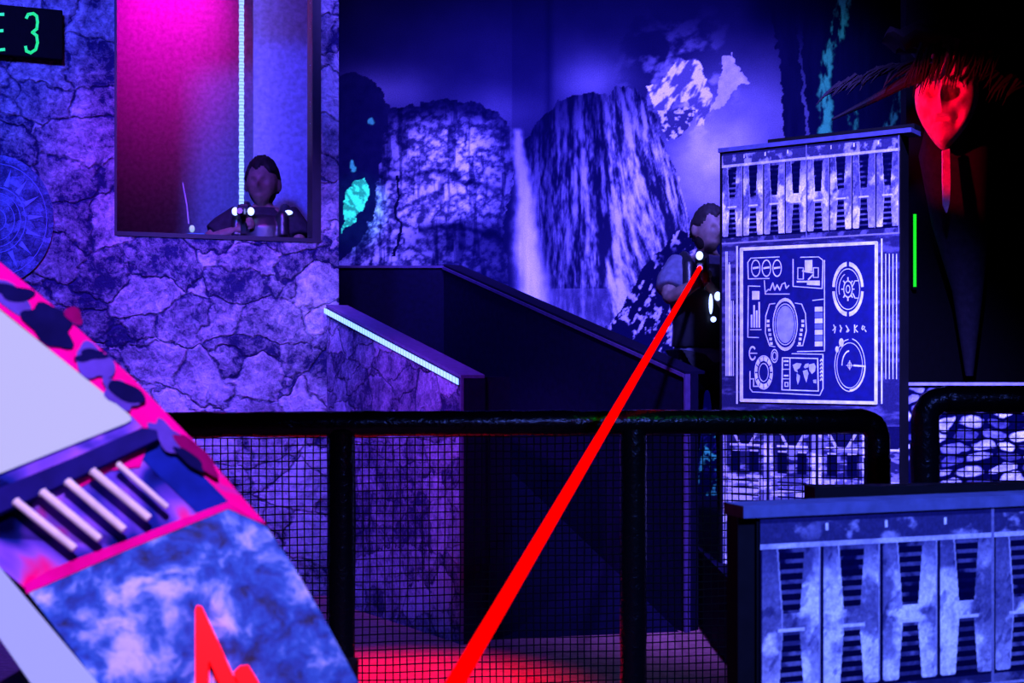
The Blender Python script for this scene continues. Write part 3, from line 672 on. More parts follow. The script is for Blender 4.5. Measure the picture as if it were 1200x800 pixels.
# ------------------------------------------------------------------ padded railings
def jig(pts, n=14, amp=.0016, base=.036):
    out = []; rs = []
    for a, b in zip(pts[:-1], pts[1:]):
        for i in range(n): out.append(Vector(a).lerp(Vector(b), i/n))
    out.append(Vector(pts[-1]))
    for i in range(len(out)): rs.append(base+random.uniform(-amp, amp))
    return out, rs
def corner(a, c, b, r=.05):
    a, c, b = map(Vector, (a, c, b)); u = (a-c).normalized()*r; v = (b-c).normalized()*r
    return [c+u*(1-math.sin(t))+v*(1-math.cos(t)) for t in [i*math.pi/2/6 for i in range(7)]]
def wire_bay(a, b, ztop, zbot, sp=.0208, r=.0017):
    m = M(); a = Vector(a); b = Vector(b); L = (b-a).length; n = int(L/sp)
    dn = (b-a).normalized(); nrm = Vector((-dn.y, dn.x, 0))
    for i in range(n+1):
        p = a.lerp(b, i/n); ph = random.uniform(-.0012, .0012)
        pts = [p+dn*(ph+.0015*math.sin(k*1.3+i))+Vector((0,0,z))+nrm*.0008 for k, z in enumerate(np.linspace(zbot, ztop, 9))]
        m.tube(pts, r, 4)
    k = int((ztop-zbot)/sp)
    for j in range(k+1):
        z = zbot+(ztop-zbot)*j/k
        pts = [a.lerp(b, i/8)+Vector((0,0,z+.0015*math.sin(i*1.7+j*.6)))-nrm*.0008 for i in range(9)]
        m.tube(pts, r, 4)
    return m
def railing(label, pts_px, corner_left=None, corner_right=None, posts=(), rz=1.04, r=.036, base_z=0):
    (pa, Ya), (pb, Yb) = pts_px
    a = P(pa, HY, Ya); b = P(pb, HY, Yb); a.z = b.z = rz
    g = thing('padded_railing', label, 'railing', ((a.x+b.x)/2, (a.y+b.y)/2, base_z))
    pts, rs = jig([a, b], 40, .0016, r)
    if corner_right: 
        c = corner(a, b, b+Vector((0,0,-1))); pts = pts[:-3]+c+[b+Vector((0,0,-.12))]
    if corner_left:
        c = corner(b, a, a+Vector((0,0,-1))); pts = [a+Vector((0,0,-.12))]+c[::-1]+pts[3:]
    M().tube(pts, [r+random.uniform(-.0018, .0018) for _ in pts], 18).put('top_rail', FOAM, g, True)
    def yat(px):
        # depth of the rail line at a pixel column
        k = (px-HX)/F; t = (k*a.y-a.x)/((b.x-a.x)-k*(b.y-a.y)); return a.lerp(b, t)
    edges = []
    for px in posts:
        p = yat(px); edges.append(p)
        zt = rz-.11 if (px == pa or px == pb) else rz-.02
        q, rs = jig([(p.x, p.y, base_z), (p.x, p.y, zt)], 24, .0016, r+.002)
        po = M().tube(q, rs, 16).put('post', FOAM, g, True)
    for p, q in zip(edges[:-1], edges[1:]):
        d_ = (q-p).normalized()*(r+.001)
        wire_bay(Vector((p.x, p.y, 0))+d_, Vector((q.x, q.y, 0))-d_, rz-r-.002, base_z+.03).put('wire_mesh', WIRE, g)
    return g
railing('long black padded railing with wire mesh running across in front of the ramp', ((120, 3.48), (1028, 3.76)), corner_right=True, posts=(140, 400, 742, 1028), rz=1.042)
railing('shorter black padded railing with wire mesh in front of the cobblestone wall', ((1084, 3.25), (1420, 3.2)), corner_left=True, posts=(1084, 1400), rz=1.118, r=.034)

# ------------------------------------------------------------------ sign with green digits
SG = WL
sg = thing('digital_sign', 'black box sign with glowing green characters on the stone wall', 'sign', WL.at(20, 40, .02))
s0 = WL.uv(-75, 40)[0]; s1 = WL.uv(73, 40)[0]; v0 = WL.uv(30, 69)[1]; v1 = WL.uv(30, 11)[1]
wbox(M(), WL, s0, s1, v0, v1, -.05, -.001).put('case', mat('sign_black', (.0015, .001, .002), .8, .05), sg, bevel=.004)
SF = Plane(WL.p+WL.n*.05, WL.n)
def glyph(pts, wd, name='character'):
    Draw(SF, .004, .004).line(pts, wd).put(name, GREEND, sg)
glyph([(31, 21), (33, 17), (39, 16), (43, 19), (44, 26), (43, 34), (38, 38), (43, 42), (44, 50), (42, 58), (36, 62), (31, 60), (30, 55)], 3.4)
glyph([(4, 17), (-12, 17), (-16, 22), (-16, 56), (-12, 60), (5, 58)], 3.4)
glyph([(-16, 38), (3, 36)], 3.4, 'character_bar')

# carved disc relief at the left edge of the stone wall
cd = thing('carved_disc', 'dark carved stone disc with rings and rays at the left of wall', 'wall relief', WL.at(-5, 258))
CD1 = stone_mat('dark_disc_stone', 14, (.008, .01, .05), (.09, .12, .28), .05, .6, .008, 24)
Draw(WL, .012, .011).disc(-5, 258, 68, 76, 40).put('disc', CD1, cd)
dk = mat('disc_line', (.10, .14, .34), .8, .1)
for r_, wd in ((35, 1.0), (29, .8), (22, .8), (12, 1.0), (60, .8)): Draw(WL, .014, .003).arc(-5, 258, r_, r_*1.1, wd).put('ring', dk, cd)
for i in range(16):
    t = math.radians(i*22.5+4); c_, s_ = math.cos(t), math.sin(t)
    Draw(WL, .015, .004).poly([(-5+38*c_-3*s_, 258-41*s_-3*c_), (-5+56*c_, 258-62*s_), (-5+38*c_+3*s_, 258-41*s_+3*c_)]).put('ray', dk, cd)

# ------------------------------------------------------------------ vertical light strip behind the window
vl = thing('led_strip', 'glowing white vertical light strip hanging behind the window', 'light strip', P(283, 100, 7.55))
pt_ = P(283, -120, 7.55); pb_ = P(283, 246, 7.55)
n = 120; pts = [pt_.lerp(pb_, i/n) for i in range(n+1)]
M().tube(pts, [.012+.004*abs(math.sin(i*.9)) for i in range(n+1)], 8).put('diode_tube', LEDZ, vl)
M().tube([pt_+Vector((0,0,.05)), pt_], .018, 10).put('end_cap', GUN, vl)
M().tube([pt_+Vector((0,0,1)) if False else Vector((pt_.x, pt_.y, H)), pt_+Vector((0,0,.05))], .004, 6).put('hanging_wire', GUN, vl)

ll = bpy.data.lights.new('light_strip_lamp', 'AREA'); ll.shape = 'RECTANGLE'; ll.size = .03; ll.size_y = 1.7; ll.energy = 3.0; ll.color = (.32, .22, 1)
lo_ = bpy.data.objects.new('light_strip_lamp', ll); C.objects.link(lo_); lo_.location = P(283, 60, 7.5)+Vector((.03, -.02, 0)); dv = Vector((1, .33, 0)).normalized()
zv = -dv; yv = Vector((0, 0, 1)); xv = yv.cross(zv); lo_.matrix_world = Matrix.Translation(lo_.location) @ Matrix((xv, yv, zv)).transposed().to_4x4()
# green light tube
gt = thing('light_tube', 'thin vertical green light tube on the black wall beside the pillar', 'light tube', P(1072, 294, 6.96))
M().tube([P(1072, 251, 6.96), P(1072, 336, 6.96)], .0085, 10).put('glowing_tube', GREEN, gt)
M().box(tuple(P(1070, 339, 6.96)), tuple(P(1074, 249, 6.96)+Vector((0, .04, 0)))).put('backing', BLACK, gt)

# ------------------------------------------------------------------ foreground console board
CP = Plane(P(200, 600, 1.3), (.12, -1, .30))
bc_ = CP.at(170, 870); 
con = thing('console_board', 'large tilted pink and blue painted board with white rods, nearest the camera', 'prop board', (bc_.x, bc_.y+.05, 0))
def camo(name, stops, scale, dist=.6):
    s = NT(name); s.l(s.ramp(s.noise(scale, 2.5, .5, None, dist), stops), s.b.inputs['Base Color']); s.b.inputs['Roughness'].default_value = .8; s.b.inputs['Specular IOR Level'].default_value = .03; return s.m
CAM1 = camo('pink_blue_camouflage', [(.20, (.0, .0, .05)), (.27, (.03, .015, .30)), (.33, (.2, .04, .5)), (.38, (1, .0, .28)), (.60, (1, .0, .34))], 15)
CAM2 = camo('blue_lilac_camouflage', [(.38, (.0, .0, .05)), (.47, (.01, .02, .28)), (.54, (.12, .06, .6)), (.60, (.32, .12, .8)), (.66, (1, .0, .22))], 12)
outer = [(-150, 205), (0, 308), (60, 357), (155, 443), (232, 522), (285, 584), (312, 614), (345, 665), (380, 725), (420, 800), (456, 880), (100, 880), (39, 800), (0, 744), (-150, 545)]
def cpoly(pts, off, th, name, m, par=con, **k):
    return M().prism([CP.at(x, y, off) for x, y in pts], -CP.n*th).put(name, m, par, **k)
cpoly(outer, 0, .035, 'board', BLACK)
cpoly([(-150, 207), (0, 308), (60, 357), (155, 443), (232, 522), (285, 584), (312, 614), (268, 592), (172, 505), (156, 489), (0, 362), (-150, 240)], .004, .004, 'painted_border', CAM1)
cpoly([(-150, 622), (0, 556), (172, 480), (205, 508), (268, 592), (150, 640), (33, 692), (0, 664), (-150, 480)], .003, .003, 'painted_field', CAM2)
NAVY = mat('navy_paint', (.004, .004, .07), .8, .03); LILAC = mat('lilac_paint', (.10, .06, .5), .8, .03); MAROON = mat('plum_paint', (.25, .0, .12), .8, .03)
def blob(cx, cy, rx, ry, rot, m, off, name, seed):
    rn = random.Random(seed); a = [rn.uniform(-.22, .22) for _ in range(4)]; c_, s_ = math.cos(math.radians(rot)), math.sin(math.radians(rot)); q = []
    for i in range(28):
        t = 2*math.pi*i/28; k = 1+a[0]*math.sin(2*t+seed)+a[1]*math.sin(3*t)+a[2]*math.sin(5*t+1)
        x, y = rx*k*math.cos(t), ry*k*math.sin(t); q.append((cx+x*c_-y*s_, cy+x*s_+y*c_))
    cpoly(q[::-1], off, .0015, name, m)
for i, (cx, cy, rx, ry, ro, mm) in enumerate(((14, 350, 30, 13, 35, LILAC), (18, 345, 22, 10, 10, NAVY), (60, 383, 34, 20, 38, NAVY), (88, 372, 12, 8, 30, MAROON), (112, 426, 26, 17, 45, LILAC), (108, 419, 20, 6, -8, NAVY),
        (142, 464, 24, 13, 40, LILAC), (150, 462, 24, 10, 25, NAVY), (200, 516, 28, 12, 45, LILAC), (232, 535, 34, 9, 45, MAROON), (224, 540, 22, 6, 42, NAVY))):
    blob(cx, cy, rx, ry, ro, mm, .0055+.0006*i, 'paint_patch', i+3)
cpoly([(150, 522), (190, 508), (268, 588), (232, 602)], .0042, .001, 'navy_band', mat('blue_band', (.006, .02, .30), .8, .03))
PINK = mat('pink_paint', (1, .0, .30), .8, .03)
cpoly([(268, 589), (312, 616), (268, 597), (150, 645), (33, 696), (30, 686), (60, 668), (100, 652), (150, 634), (200, 614)], .006, .003, 'pink_stripe', PINK)
cpoly([(90, 562), (150, 535), (172, 527), (165, 548), (130, 552), (95, 572)], .005, .002, 'pink_patch', PINK)
cpoly([(32, 567), (52, 556), (72, 560), (68, 574), (50, 578)], .005, .002, 'pink_patch', PINK)
LP = mat('white_panel_glow', (.02, .02, .02), .5, .05, (.53, .51, 1.0), .95)  # white surface taken to fluoresce under UV; its glow is put in as emission
cpoly([(-150, 243), (0, 364), (60, 412), (120, 460), (153, 488), (155, 493), (148, 497), (90, 520), (0, 556), (-150, 620)], .008, .004, 'glowing_panel', LP)
cpoly([(-150, 640), (0, 577), (90, 540), (170, 505), (186, 508), (188, 518), (100, 560), (0, 606), (-150, 672)], .016, .012, 'cross_bar', mat('navy_bar', (.01, .008, .16), .7, .05))
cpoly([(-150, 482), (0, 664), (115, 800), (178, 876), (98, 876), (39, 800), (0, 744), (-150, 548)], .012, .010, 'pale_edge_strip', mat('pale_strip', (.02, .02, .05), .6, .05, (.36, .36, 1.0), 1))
s = NT('blue_marbled_rock'); v = s.warp(8, .10); nn1 = s.noise(21, 7, .62, v); nn2 = s.noise(55, 4, .6)
tt = s.math('ADD', s.math('MULTIPLY', nn1, .85), s.math('MULTIPLY', nn2, .15))
s.l(s.ramp(tt, [(.38, (.0, .005, .06)), (.455, (.0, .05, .42)), (.51, (.01, .12, .60)), (.56, (.16, .32, .85)), (.64, (.62, .68, 1))]), s.b.inputs['Base Color']); s.bump(tt, .5, .01)
s.b.inputs['Roughness'].default_value = .7
cpoly([(34, 694), (150, 644), (268, 596), (300, 611), (313, 618), (345, 665), (380, 725), (420, 800), (452, 876), (180, 876), (115, 800)], .005, .005, 'rock_panel', s.m)
ROD = mat('pale_rod', (.95, .95, .98), .6, .1)
for (a, b, c_, d_) in ((22, 590, 92, 646), (53, 579, 121, 635), (82, 567, 149, 624), (111, 555, 178, 611), (141, 547, 199, 598)):
    p = CP.at(a, b, .017); q = CP.at(c_, d_, .017); rr = .0042 if a < 140 else .003
    M().tube([p, p.lerp(q, .02), p.lerp(q, .04), q.lerp(p, .02), q], [rr*.7, rr*1.15, rr, rr, rr*.8], 14).put('rod', ROD, con, True)
RED = mat('red_letter', (.9, .01, .01), .4, .3, (1.6, .0, .002), 1)
def letter(outer_, name):
    cx = sum(p[0] for p in outer_)/len(outer_); cy = sum(p[1] for p in outer_)/len(outer_)
    Lt = cpoly(outer_, .016, .010, name, RED, label='red raised letter')
def grow(pts, g):
    out = []; n = len(pts)
    for i in range(n):
        (x0_, y0_), (x1_, y1_), (x2_, y2_) = pts[i-1], pts[i], pts[(i+1) % n]
        a = Vector((x1_-x0_, y1_-y0_)).normalized(); b = Vector((x2_-x1_, y2_-y1_)).normalized(); nv = Vector((a.y+b.y, -a.x-b.x)).normalized()
        out.append((x1_+nv.x*g, y1_+nv.y*g))
    return out
letA = [(233, 711), (238, 712), (252, 742), (270, 782), (285, 815), (304, 860), (290, 860), (276, 830), (262, 830), (264, 812), (248, 776), (246, 777), (246, 862), (231, 862), (231, 716)]
letter(letA, 'letter')
letter([(275, 789), (283, 781), (292, 780), (302, 796), (318, 830), (330, 862), (306, 862), (290, 818)], 'letter_stroke')
MAG = mat('magenta_outline', (.9, .0, .5), .5, .2, (.8, 0, .5), .8)
cpoly(grow(letA, -2.0), .011, .005, 'letter_outline', MAG)
# pedestal below the board
b0 = CP.at(190, 872, -.04)
M().box((b0.x-.22, b0.y-.02, 0), (b0.x+.16, b0.y+.25, b0.z+.03)).put('pedestal', BLACK, con)

# ------------------------------------------------------------------ red-lit hanging mask
mc = P(1108, 118, 6.5)
mk = thing('hanging_mask', 'gaunt carved face lit red, hanging high on the black wall', 'mask', mc)
MASK = mat('worn_mask', (.75, .4, .45), .6, .3)
def face_fn(sx=1, gaunt=1.0):
    def fn(d, p):
        p = p.copy()
        if d.y < .3:
            fy = max(0, -d.y)
            gz = lambda z, x, sz, sx_: math.exp(-((d.z-z)/sz)**2-((abs(d.x)-x)/sx_)**2)
            p.y -= .30*abs(p.y)*gz(-.08, 0, .17, .10)*fy                      # nose
            p.y -= .10*abs(p.y)*gz(.22, .25, .09, .3)*fy                      # brow
            p.y += .22*gaunt*abs(p.y)*gz(.05, .34, .11, .13)*fy               # sockets
            p.y += .12*gaunt*abs(p.y)*gz(-.33, .45, .16, .14)*fy              # cheeks
            p.y += .12*abs(p.y)*gz(-.43, 0, .035, .22)*fy                     # mouth line
            p.y -= .07*abs(p.y)*gz(-.52, 0, .07, .2)*fy; p.y -= .05*abs(p.y)*gz(-.37, 0, .05, .2)*fy
        if d.z < 0:
            k = 1-.42*gaunt*(-d.z)**1.3; p.x *= k; p.y *= (1-.12*(-d.z))
        return p
    return fn
def gaunt_fn(d, p):
    p = p.copy(); fy = max(0, -d.y)
    gz = lambda z, x, sz, sx_: math.exp(-((d.z-z)/sz)**2-((abs(d.x)-x)/sx_)**2)
    if d.y < .25:
        p.y -= 0.090*gz(-.06, 0, .20, .11)*fy          # long nose
        p.y -= 0.045*gz(.24, .30, .08, .28)*fy         # brow ridge
        p.y += 0.105*gz(.06, .36, .13, .15)*fy         # deep eye sockets
        p.y -= 0.033*gz(-.16, .52, .09, .14)*fy        # cheekbone
        p.y += 0.075*gz(-.42, .52, .17, .16)*fy        # hollow cheek
        p.y += 0.068*gz(-.47, 0, .04, .24)*fy          # open mouth
        p.y -= 0.033*gz(-.56, 0, .06, .2)*fy; p.y -= 0.027*gz(-.38, 0, .05, .2)*fy
        p.y -= 0.045*gz(-.88, 0, .14, .3)*fy
    if d.z < .1:
        k = (.1-d.z)/1.1; p.x *= 1-.55*k**1.9; p.y *= 1-.1*k
    return p
place_m = M().ell((0, 0, 0), (.155, .14, .262), 72, 56, gaunt_fn)
Rm = Matrix.Translation(P(1109, 115, 6.5)) @ Matrix.Rotation(-.45, 4, 'Z') @ Matrix.Rotation(.06, 4, 'Y')
place_m.v = [tuple(Rm @ Vector(v)) for v in place_m.v]
face = place_m.put('face', MASK, mk, True)
hr = M()
for i in range(30):
    px = 1058+i*3.5+random.uniform(-2, 2); L = 18+22*random.random()+ (14 if 20 > i else 0)
    a = P(px+random.uniform(4, 24), 50+random.uniform(-12, 6)+abs(px-1110)*.18, 6.36); b = P(px, 66+L*.75+abs(px-1110)*.25, 6.31)
    hr.tube([a, a.lerp(b, .5)+Vector((0, -.015, .01)), b], [.010, .007, .001], 5)
hr.put('hair', HAIR, mk)
ht = M()
def hatfn(d, p): p.z += .02*math.sin(d.x*19)+.015*math.sin(d.y*23); return p
ht.ell(P(1118, 46, 6.46), (.36, .2, .075), 30, 10, hatfn).put('hat', HAIR, mk, True)
fr_ = M()
for i in range(60):
    t = i/59; px = 985+t*215; py = 100-30*math.sin(t*3.1)+random.uniform(-5, 5)
    a = P(px, py, 6.45); b = P(px-14-random.random()*18, py+10+random.random()*22, 6.42); fr_.tube([a, a.lerp(b, .6)+Vector((0,0,.01)), b], [.012, .008, .001], 4)
fr_.tube([P(1100, 78, 6.5), P(1060, 96, 6.48), P(1020, 118, 6.47), P(975, 140, 6.46)], [.05, .03, .018, .006], 8)
fr_.put('feathery_fringe', HAIR, mk)
bl = M().prism([P(x, y, 6.48) for x, y in ((1105, 176), (1113, 174), (1114, 215), (1113, 238), (1110, 249), (1106, 240), (1105, 210))], (0, .02, 0)).put('pendant_strip', mat('pendant', (.7, .45, .6), .5, .3), mk)
M().tube([P(1109, 160, 6.52), P(1109, 178, 6.49)], .008, 8).put('cord', HAIR, mk)
body = M()
body.tube([P(1120, 95, 6.78), P(1120, 180, 6.78), P(1126, 260, 6.8), P(1134, 340, 6.8), P(1136, 440, 6.82)], [.10, .19, .15, .08, .02], 18)
body.put('robe', CLOTH, mk, True)
M().tube([P(1118, 96, 6.7), Vector((P(1118, 0, 6.9).x, 7.0, P(0, 96, 6.7).z))], .02, 8).put('wall_bracket', BLACK, mk)

# ------------------------------------------------------------------ people
def skin_mesh(V, E, root='pelvis', sub=1):
    names = list(V); me = bpy.data.meshes.new('tmp'); me.from_pydata([V[k][0] for k in names], [(names.index(a), names.index(b)) for a, b in E], [])
    o = bpy.data.objects.new('tmp', me); C.objects.link(o)
    o.modifiers.new('s', 'SKIN'); sv = me.skin_vertices[0].data
    for i, k in enumerate(names):
        r = V[k][1]; sv[i].radius = (r, r) if isinstance(r, (int, float)) else r
        sv[i].use_root = (k == root)
    ss = o.modifiers.new('u', 'SUBSURF'); ss.levels = sub; ss.render_levels = sub
    dg = bpy.context.evaluated_depsgraph_get(); me2 = bpy.data.meshes.new_from_object(o.evaluated_get(dg))
    m = M(); m.v = [tuple(v.co) for v in me2.vertices]; m.f = [tuple(p.vertices) for p in me2.polygons]
    bpy.data.objects.remove(o); bpy.data.meshes.remove(me2); return m
def fuse(ms, voxel=.008):
    m = M()
    for q in ms:
        b = len(m.v); m.v += q.v; m.f += [tuple(b+i for i in f) for f in q.f]
    o = m.put('tmp', None); r = o.modifiers.new('r', 'REMESH'); r.mode = 'VOXEL'; r.voxel_size = voxel
    s_ = o.modifiers.new('s', 'SMOOTH'); s_.factor = .5; s_.iterations = 3
    dg = bpy.context.evaluated_depsgraph_get(); me2 = bpy.data.meshes.new_from_object(o.evaluated_get(dg))
    m = M(); m.v = [tuple(v.co) for v in me2.vertices]; m.f = [tuple(p.vertices) for p in me2.polygons]
    bpy.data.objects.remove(o); bpy.data.meshes.remove(me2); return m
def place(m, T):
    m.v = [tuple(T @ Vector(v)) for v in m.v]; return m
def person(label, foot, scale, yaw, elbowL, handL, elbowR, handR, head_yaw, head_tilt, hair_col=HAIR, shirt=CLOTH, head_s=1.0, vest_lamps=()):
    """local frame: faces -Y, feet at z=0, 1.72 tall; L is the side at -X (image left when facing us)"""
    T = Matrix.Translation(foot) @ Matrix.Rotation(yaw, 4, 'Z') @ Matrix.Scale(scale, 4)
    Ti = T.inverted()
    eL, hL, eR, hR = [Ti @ Vector(p) for p in (elbowL, handL, elbowR, handR)]
    V = {'pelvis': ((0, 0, .95), (.15, .11)), 'waist': ((0, -.01, 1.10), (.13, .10)), 'chest': ((0, -.01, 1.28), (.155, .115)), 'collar': ((0, 0, 1.42), (.12, .08)),
         'neck': ((0, -.01, 1.48), .055), 'skull': ((0, -.02, 1.56), .06)}
    E = [('pelvis', 'waist'), ('waist', 'chest'), ('chest', 'collar'), ('collar', 'neck'), ('neck', 'skull')]
    for s_, e_, h_, sd_ in ((-1, eL, hL, 'L'), (1, eR, hR, 'R')):
        V['sh'+sd_] = ((s_*.17, 0, 1.40), .062); V['el'+sd_] = (tuple(e_), .042)
        V['ua'+sd_] = (tuple(Vector((s_*.19, 0, 1.38)).lerp(e_, .5)), .052)
        V['fa'+sd_] = (tuple(e_.lerp(h_, .4)), .042); V['wr'+sd_] = (tuple(e_.lerp(h_, .86)), .027); V['ha'+sd_] = (tuple(h_), (.040, .02))
        E += [('collar', 'sh'+sd_), ('sh'+sd_, 'ua'+sd_), ('ua'+sd_, 'el'+sd_), ('el'+sd_, 'fa'+sd_), ('fa'+sd_, 'wr'+sd_), ('wr'+sd_, 'ha'+sd_)]
        V['hip'+sd_] = ((s_*.09, 0, .90), .09); V['kn'+sd_] = ((s_*.11, -.03, .50), .058); V['ca'+sd_] = ((s_*.115, .0, .36), .055)
        V['an'+sd_] = ((s_*.12, .02, .09), .038); V['to'+sd_] = ((s_*.135, -.13, .035), (.045, .03)); 
        E += [('pelvis', 'hip'+sd_), ('hip'+sd_, 'kn'+sd_), ('kn'+sd_, 'ca'+sd_), ('ca'+sd_, 'an'+sd_), ('an'+sd_, 'to'+sd_)]
    bodies = [skin_mesh(V, E)]
    # fingers close round the grip, thumb on the other side
    for e_, h_, s_ in ((eL, hL, -1), (eR, hR, 1)):
        fw = (h_-e_).normalized(); up = Vector((0,0,1)); sd = fw.cross(up).normalized(); up = sd.cross(fw)
        for k in range(4):
            L = (.030, .034, .032, .026)[k]; b = h_+up*(.027-.018*k)+fw*.02
            m = M(); m.tube([b-fw*.02, b+fw*L*.8, b+fw*L*1.4-sd*s_*L*.5*1, b+fw*L*1.2-sd*s_*L*1.3, b+fw*L*.5-sd*s_*L*1.5], [.010, .0095, .009, .0085, .006], 8); bodies.append(m)
        b = h_+up*.02-fw*.02; m = M(); m.tube([b, b+up*.022+fw*.015-sd*s_*.012, b+up*.026+fw*.045-sd*s_*.03], [.012, .011, .008], 8); bodies.append(m)
    hc = Vector((0, -.03, 1.605)); R = Matrix.Translation(hc) @ Matrix.Rotation(head_yaw, 4, 'Z') @ Matrix.Rotation(head_tilt, 4, 'Y') @ Matrix.Scale(head_s, 4)
    hd = M().ell((0,0,0), (.076, .098, .122), 48, 36, face_fn(1, 1.0))
    hd.ell((-.078, .01, -.005), (.012, .02, .032), 10, 8); hd.ell((.078, .01, -.005), (.012, .02, .032), 10, 8)
    bodies.append(place(hd, R))
    root = thing('person', label, 'person', foot)
    place(fuse(bodies, .0075), T).put('body', SKIN, root, True)
    def hfn(d, p):
        k = 1.07+.035*math.sin(d.x*17+d.z*9)*math.sin(d.y*15)+.02*math.sin(d.x*41)*math.sin(d.z*37+d.y*29)
        if d.y < .15 and d.z < .52+.10*math.sin(d.x*9)-.45*abs(d.x)**3: return p*.90
        if d.z < -.18-.25*max(0, d.y): return p*.88
        return p*k
    hm = place(M().ell((0, .004, .004), (.079, .101, .127), 48, 32, hfn), R); place(hm, T).put('hair', hair_col, root, True)
    gr = lambda v, g: (v[0], (v[1]+g if isinstance(v[1], float) else (v[1][0]+g, v[1][1]+g)))
    def loft(rings, n=28):
        m = M()
        for z, rx, ry, cy in rings:
            for k in range(n): m.v.append((rx*math.cos(2*math.pi*k/n), cy+ry*math.sin(2*math.pi*k/n), z))
        for a_ in range(len(rings)-1):
            for k in range(n):
                k2 = (k+1) % n; m.f.append((a_*n+k, a_*n+k2, (a_+1)*n+k2, (a_+1)*n+k))
        m.f.append(tuple(range(n-1, -1, -1))); m.f.append(tuple(range((len(rings)-1)*n, len(rings)*n))); return m
    parts = [loft([(.90, .178, .140, 0), (1.0, .172, .135, 0), (1.10, .165, .130, -.01), (1.25, .190, .145, -.01), (1.36, .205, .140, 0), (1.43, .150, .110, 0), (1.475, .078, .078, -.01)])]
    for s_, sd_ in ((-1, 'L'), (1, 'R')):
        a_, b_ = Vector(V['sh'+sd_][0]), Vector(V['ua'+sd_][0]); c0 = Vector((s_*.08, 0, 1.36))
        parts.append(M().tube([c0, a_, a_.lerp(b_, .6), b_, b_.lerp(Vector(V['el'+sd_][0]), .2)], [.10, .088, .080, .074, .072], 20))
    place(fuse(parts, .010), T).put('shirt', shirt, root, True)
    parts = [loft([(1.0, .188, .152, 0), (1.10, .182, .148, -.01), (1.25, .205, .162, -.01), (1.36, .190, .160, 0), (1.41, .150, .135, 0), (1.43, .12, .11, 0)])]
    for s_ in (-1, 1): parts.append(M().tube([(s_*.13, -.12, 1.30), (s_*.125, -.10, 1.42), (s_*.12, 0, 1.47), (s_*.125, .10, 1.42), (s_*.13, .12, 1.30)], .034, 14))
    vest = place(fuse(parts, .010), T).put('vest', GUN, root, True)
    for lp in vest_lamps:
        M().ell(lp[0], lp[1], 12, 8, lambda d, p: p).put('vest_lamp', LAMPW, vest, True)
    lg = {k: gr(v, .014) for k, v in V.items() if k[:2] in ('pe', 'hi', 'kn', 'ca', 'an')}
    place(fuse([skin_mesh(lg, [e for e in E if e[0] in lg and e[1] in lg])], .012), T).put('trousers', PANTS, root, True)
    return root, T

def phaser(label, muzzle, direction, s=1.0, lamps=((-.10, -.045, .004), (-.10, .045, .004))):
    d_ = Vector(direction).normalized(); sd = d_.cross(Vector((0,0,1))).normalized(); up = sd.cross(d_)
    T = Matrix.Translation(muzzle) @ Matrix((( d_.x, sd.x, up.x), (d_.y, sd.y, up.y), (d_.z, sd.z, up.z))).to_4x4() @ Matrix.Scale(s, 4)
    g_ = thing('phaser', label, 'toy gun', muzzle)
    def b(lo, hi, name, m, bev=.006, par=g_): return place(M().box(lo, hi), T).put(name, m, par, bevel=bev)
    b((-.36, -.032, -.045), (-.10, .032, .045), 'receiver', GUN)
    b((-.12, -.02, -.022), (-.01, .02, .022), 'barrel', GUN)
    place(M().tube([(-.012, 0, 0), (.0, 0, 0)], .016, 14), T).put('muzzle_ring', GREY, g_)
    b((-.34, -.016, -.16), (-.29, .016, -.045), 'rear_grip', GUN); b((-.16, -.018, -.13), (-.11, .018, -.03), 'front_grip', GUN)
    b((-.50, -.02, -.05), (-.36, .02, .01), 'stock', GUN)
    b((-.28, -.012, .045), (-.18, .012, .07), 'sight', GUN)
    for lp_ in lamps:
        place(M().ell(lp_, (.018, .020, .024), 14, 10), T).put('front_lamp', LAMPW, g_, True)
    return g_, T

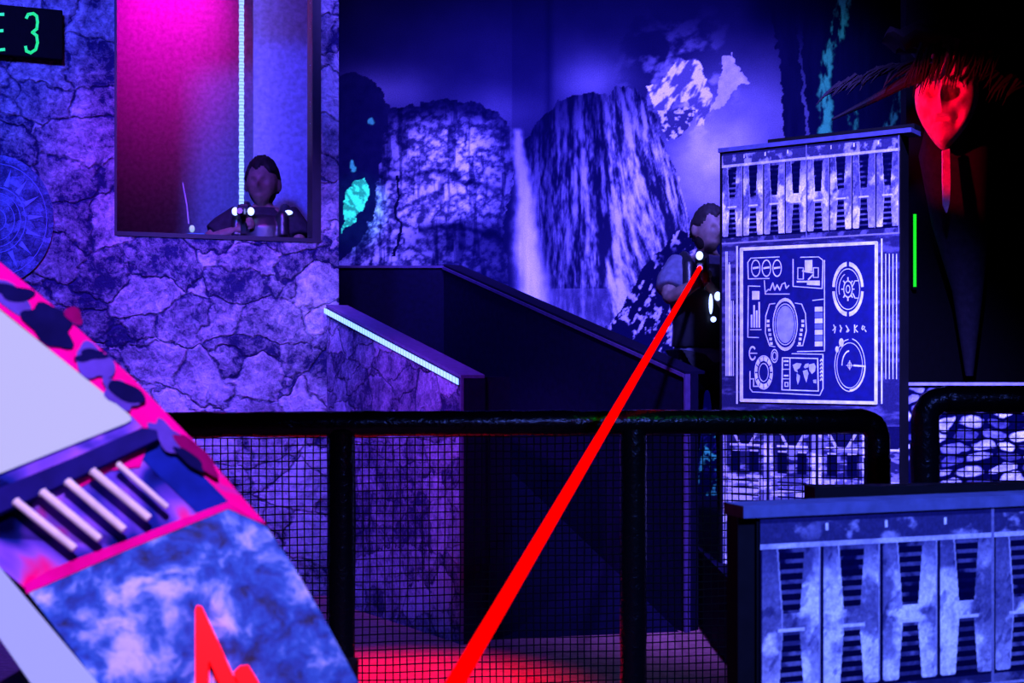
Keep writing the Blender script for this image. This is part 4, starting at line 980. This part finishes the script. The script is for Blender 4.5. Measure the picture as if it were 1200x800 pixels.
# right-hand person beside the pillar
mzR = P(820, 314, 5.95); fR = Vector((P(828, 0, 6.38).x, 6.38, .35))
dirR = Vector((-.203, -1, -.163))
beam_far = P(530, 806, 1.5); dirR = (beam_far-mzR).normalized()
gR, TR = phaser('raised black laser toy gun firing the red beam, held beside the pillar', mzR, dirR, .85, ((-.06, .004, .062),))
hL_ = TR @ Vector((-.135, .0, -.085)); hR_ = TR @ Vector((-.315, .0, -.10))
person('dark-haired person aiming the red laser, half hidden behind the pillar', fR, .95, .15,
       P(783, 352, 6.25), hL_, P(862, 372, 6.25), hR_, .25, .12, shirt=mat('mottled_shirt', (.10, .10, .16), .9, .1), head_s=1.05,
       vest_lamps=((P(833, 356, 6.16), (.010, .008, .05)), (P(841, 347, 6.15), (.016, .01, .022)), (P(836, 374, 6.16), (.014, .01, .014))))
# the beam
end = mzR+dirR*((mzR.z-.0)/-dirR.z)
lb = thing('laser_beam', 'straight red laser beam crossing the picture diagonally over the railing', 'laser beam', mzR)
LAS = mat('red_laser', (0, 0, 0), 1, 0, (1.3, .0, .0), 1.0)
M().tube([mzR+dirR*.004, mzR.lerp(end, .998)], .0108, 16).put('beam', LAS, lb, True)
M().ell(mzR+dirR*.012, (.012, .012, .012), 14, 10).put('glow_spot', mat('laser_core', (0, 0, 0), 1, 0, (5, .25, .02), 1), lb, True)

# person behind the window
mzW = P(281, 247, 6.95); fW = Vector((P(309, 0, 7.22).x, 7.22, .62))
gW, TW = phaser('black toy gun with two white lamps held up behind the window', mzW, (.02, -1, -.05), .95)
hL2 = TW @ Vector((-.135, 0, -.085)); hR2 = TW @ Vector((-.315, 0, -.10))
person('person with short dark hair aiming a toy gun behind the window', fW, 1.0, 0, P(238, 285, 7.15), hL2, P(352, 290, 7.15), hR2, 0, 0, head_s=1.18,
       vest_lamps=((P(330, 252, 7.12), (.030, .012, .014)), (P(338, 249, 7.12), (.024, .012, .014))))
# faint reflection in the window, modelled as an added glowing bead and rod
sl = thing('window_reflection', 'small pale spot and streak standing in for a reflection, lower left of window', 'lamp', P(225, 272, 6.9))
M().box(tuple(P(219, 279, 6.9)), tuple(P(240, 273, 6.9)+Vector((0, .05, 0)))).put('base', mat('teal_base', (.05, .25, .3), .5, .3), sl)
M().ell(P(225, 268, 6.92), (.015, .015, .02), 14, 10).put('bright_spot', mat('dim_reflection', (.3, .3, .3), .4, .3, (.35, .6, .5), .8), sl, True)
M().tube([P(221, 262, 6.93), P(219, 240, 6.93), P(214, 214, 6.93)], .004, 6).put('thin_streak', GREY, sl)
M().tube([P(230, 279, 6.92), Vector((P(230, 0, 6.92).x, 6.92, .62))], .02, 10).put('stand', BLACK, sl)
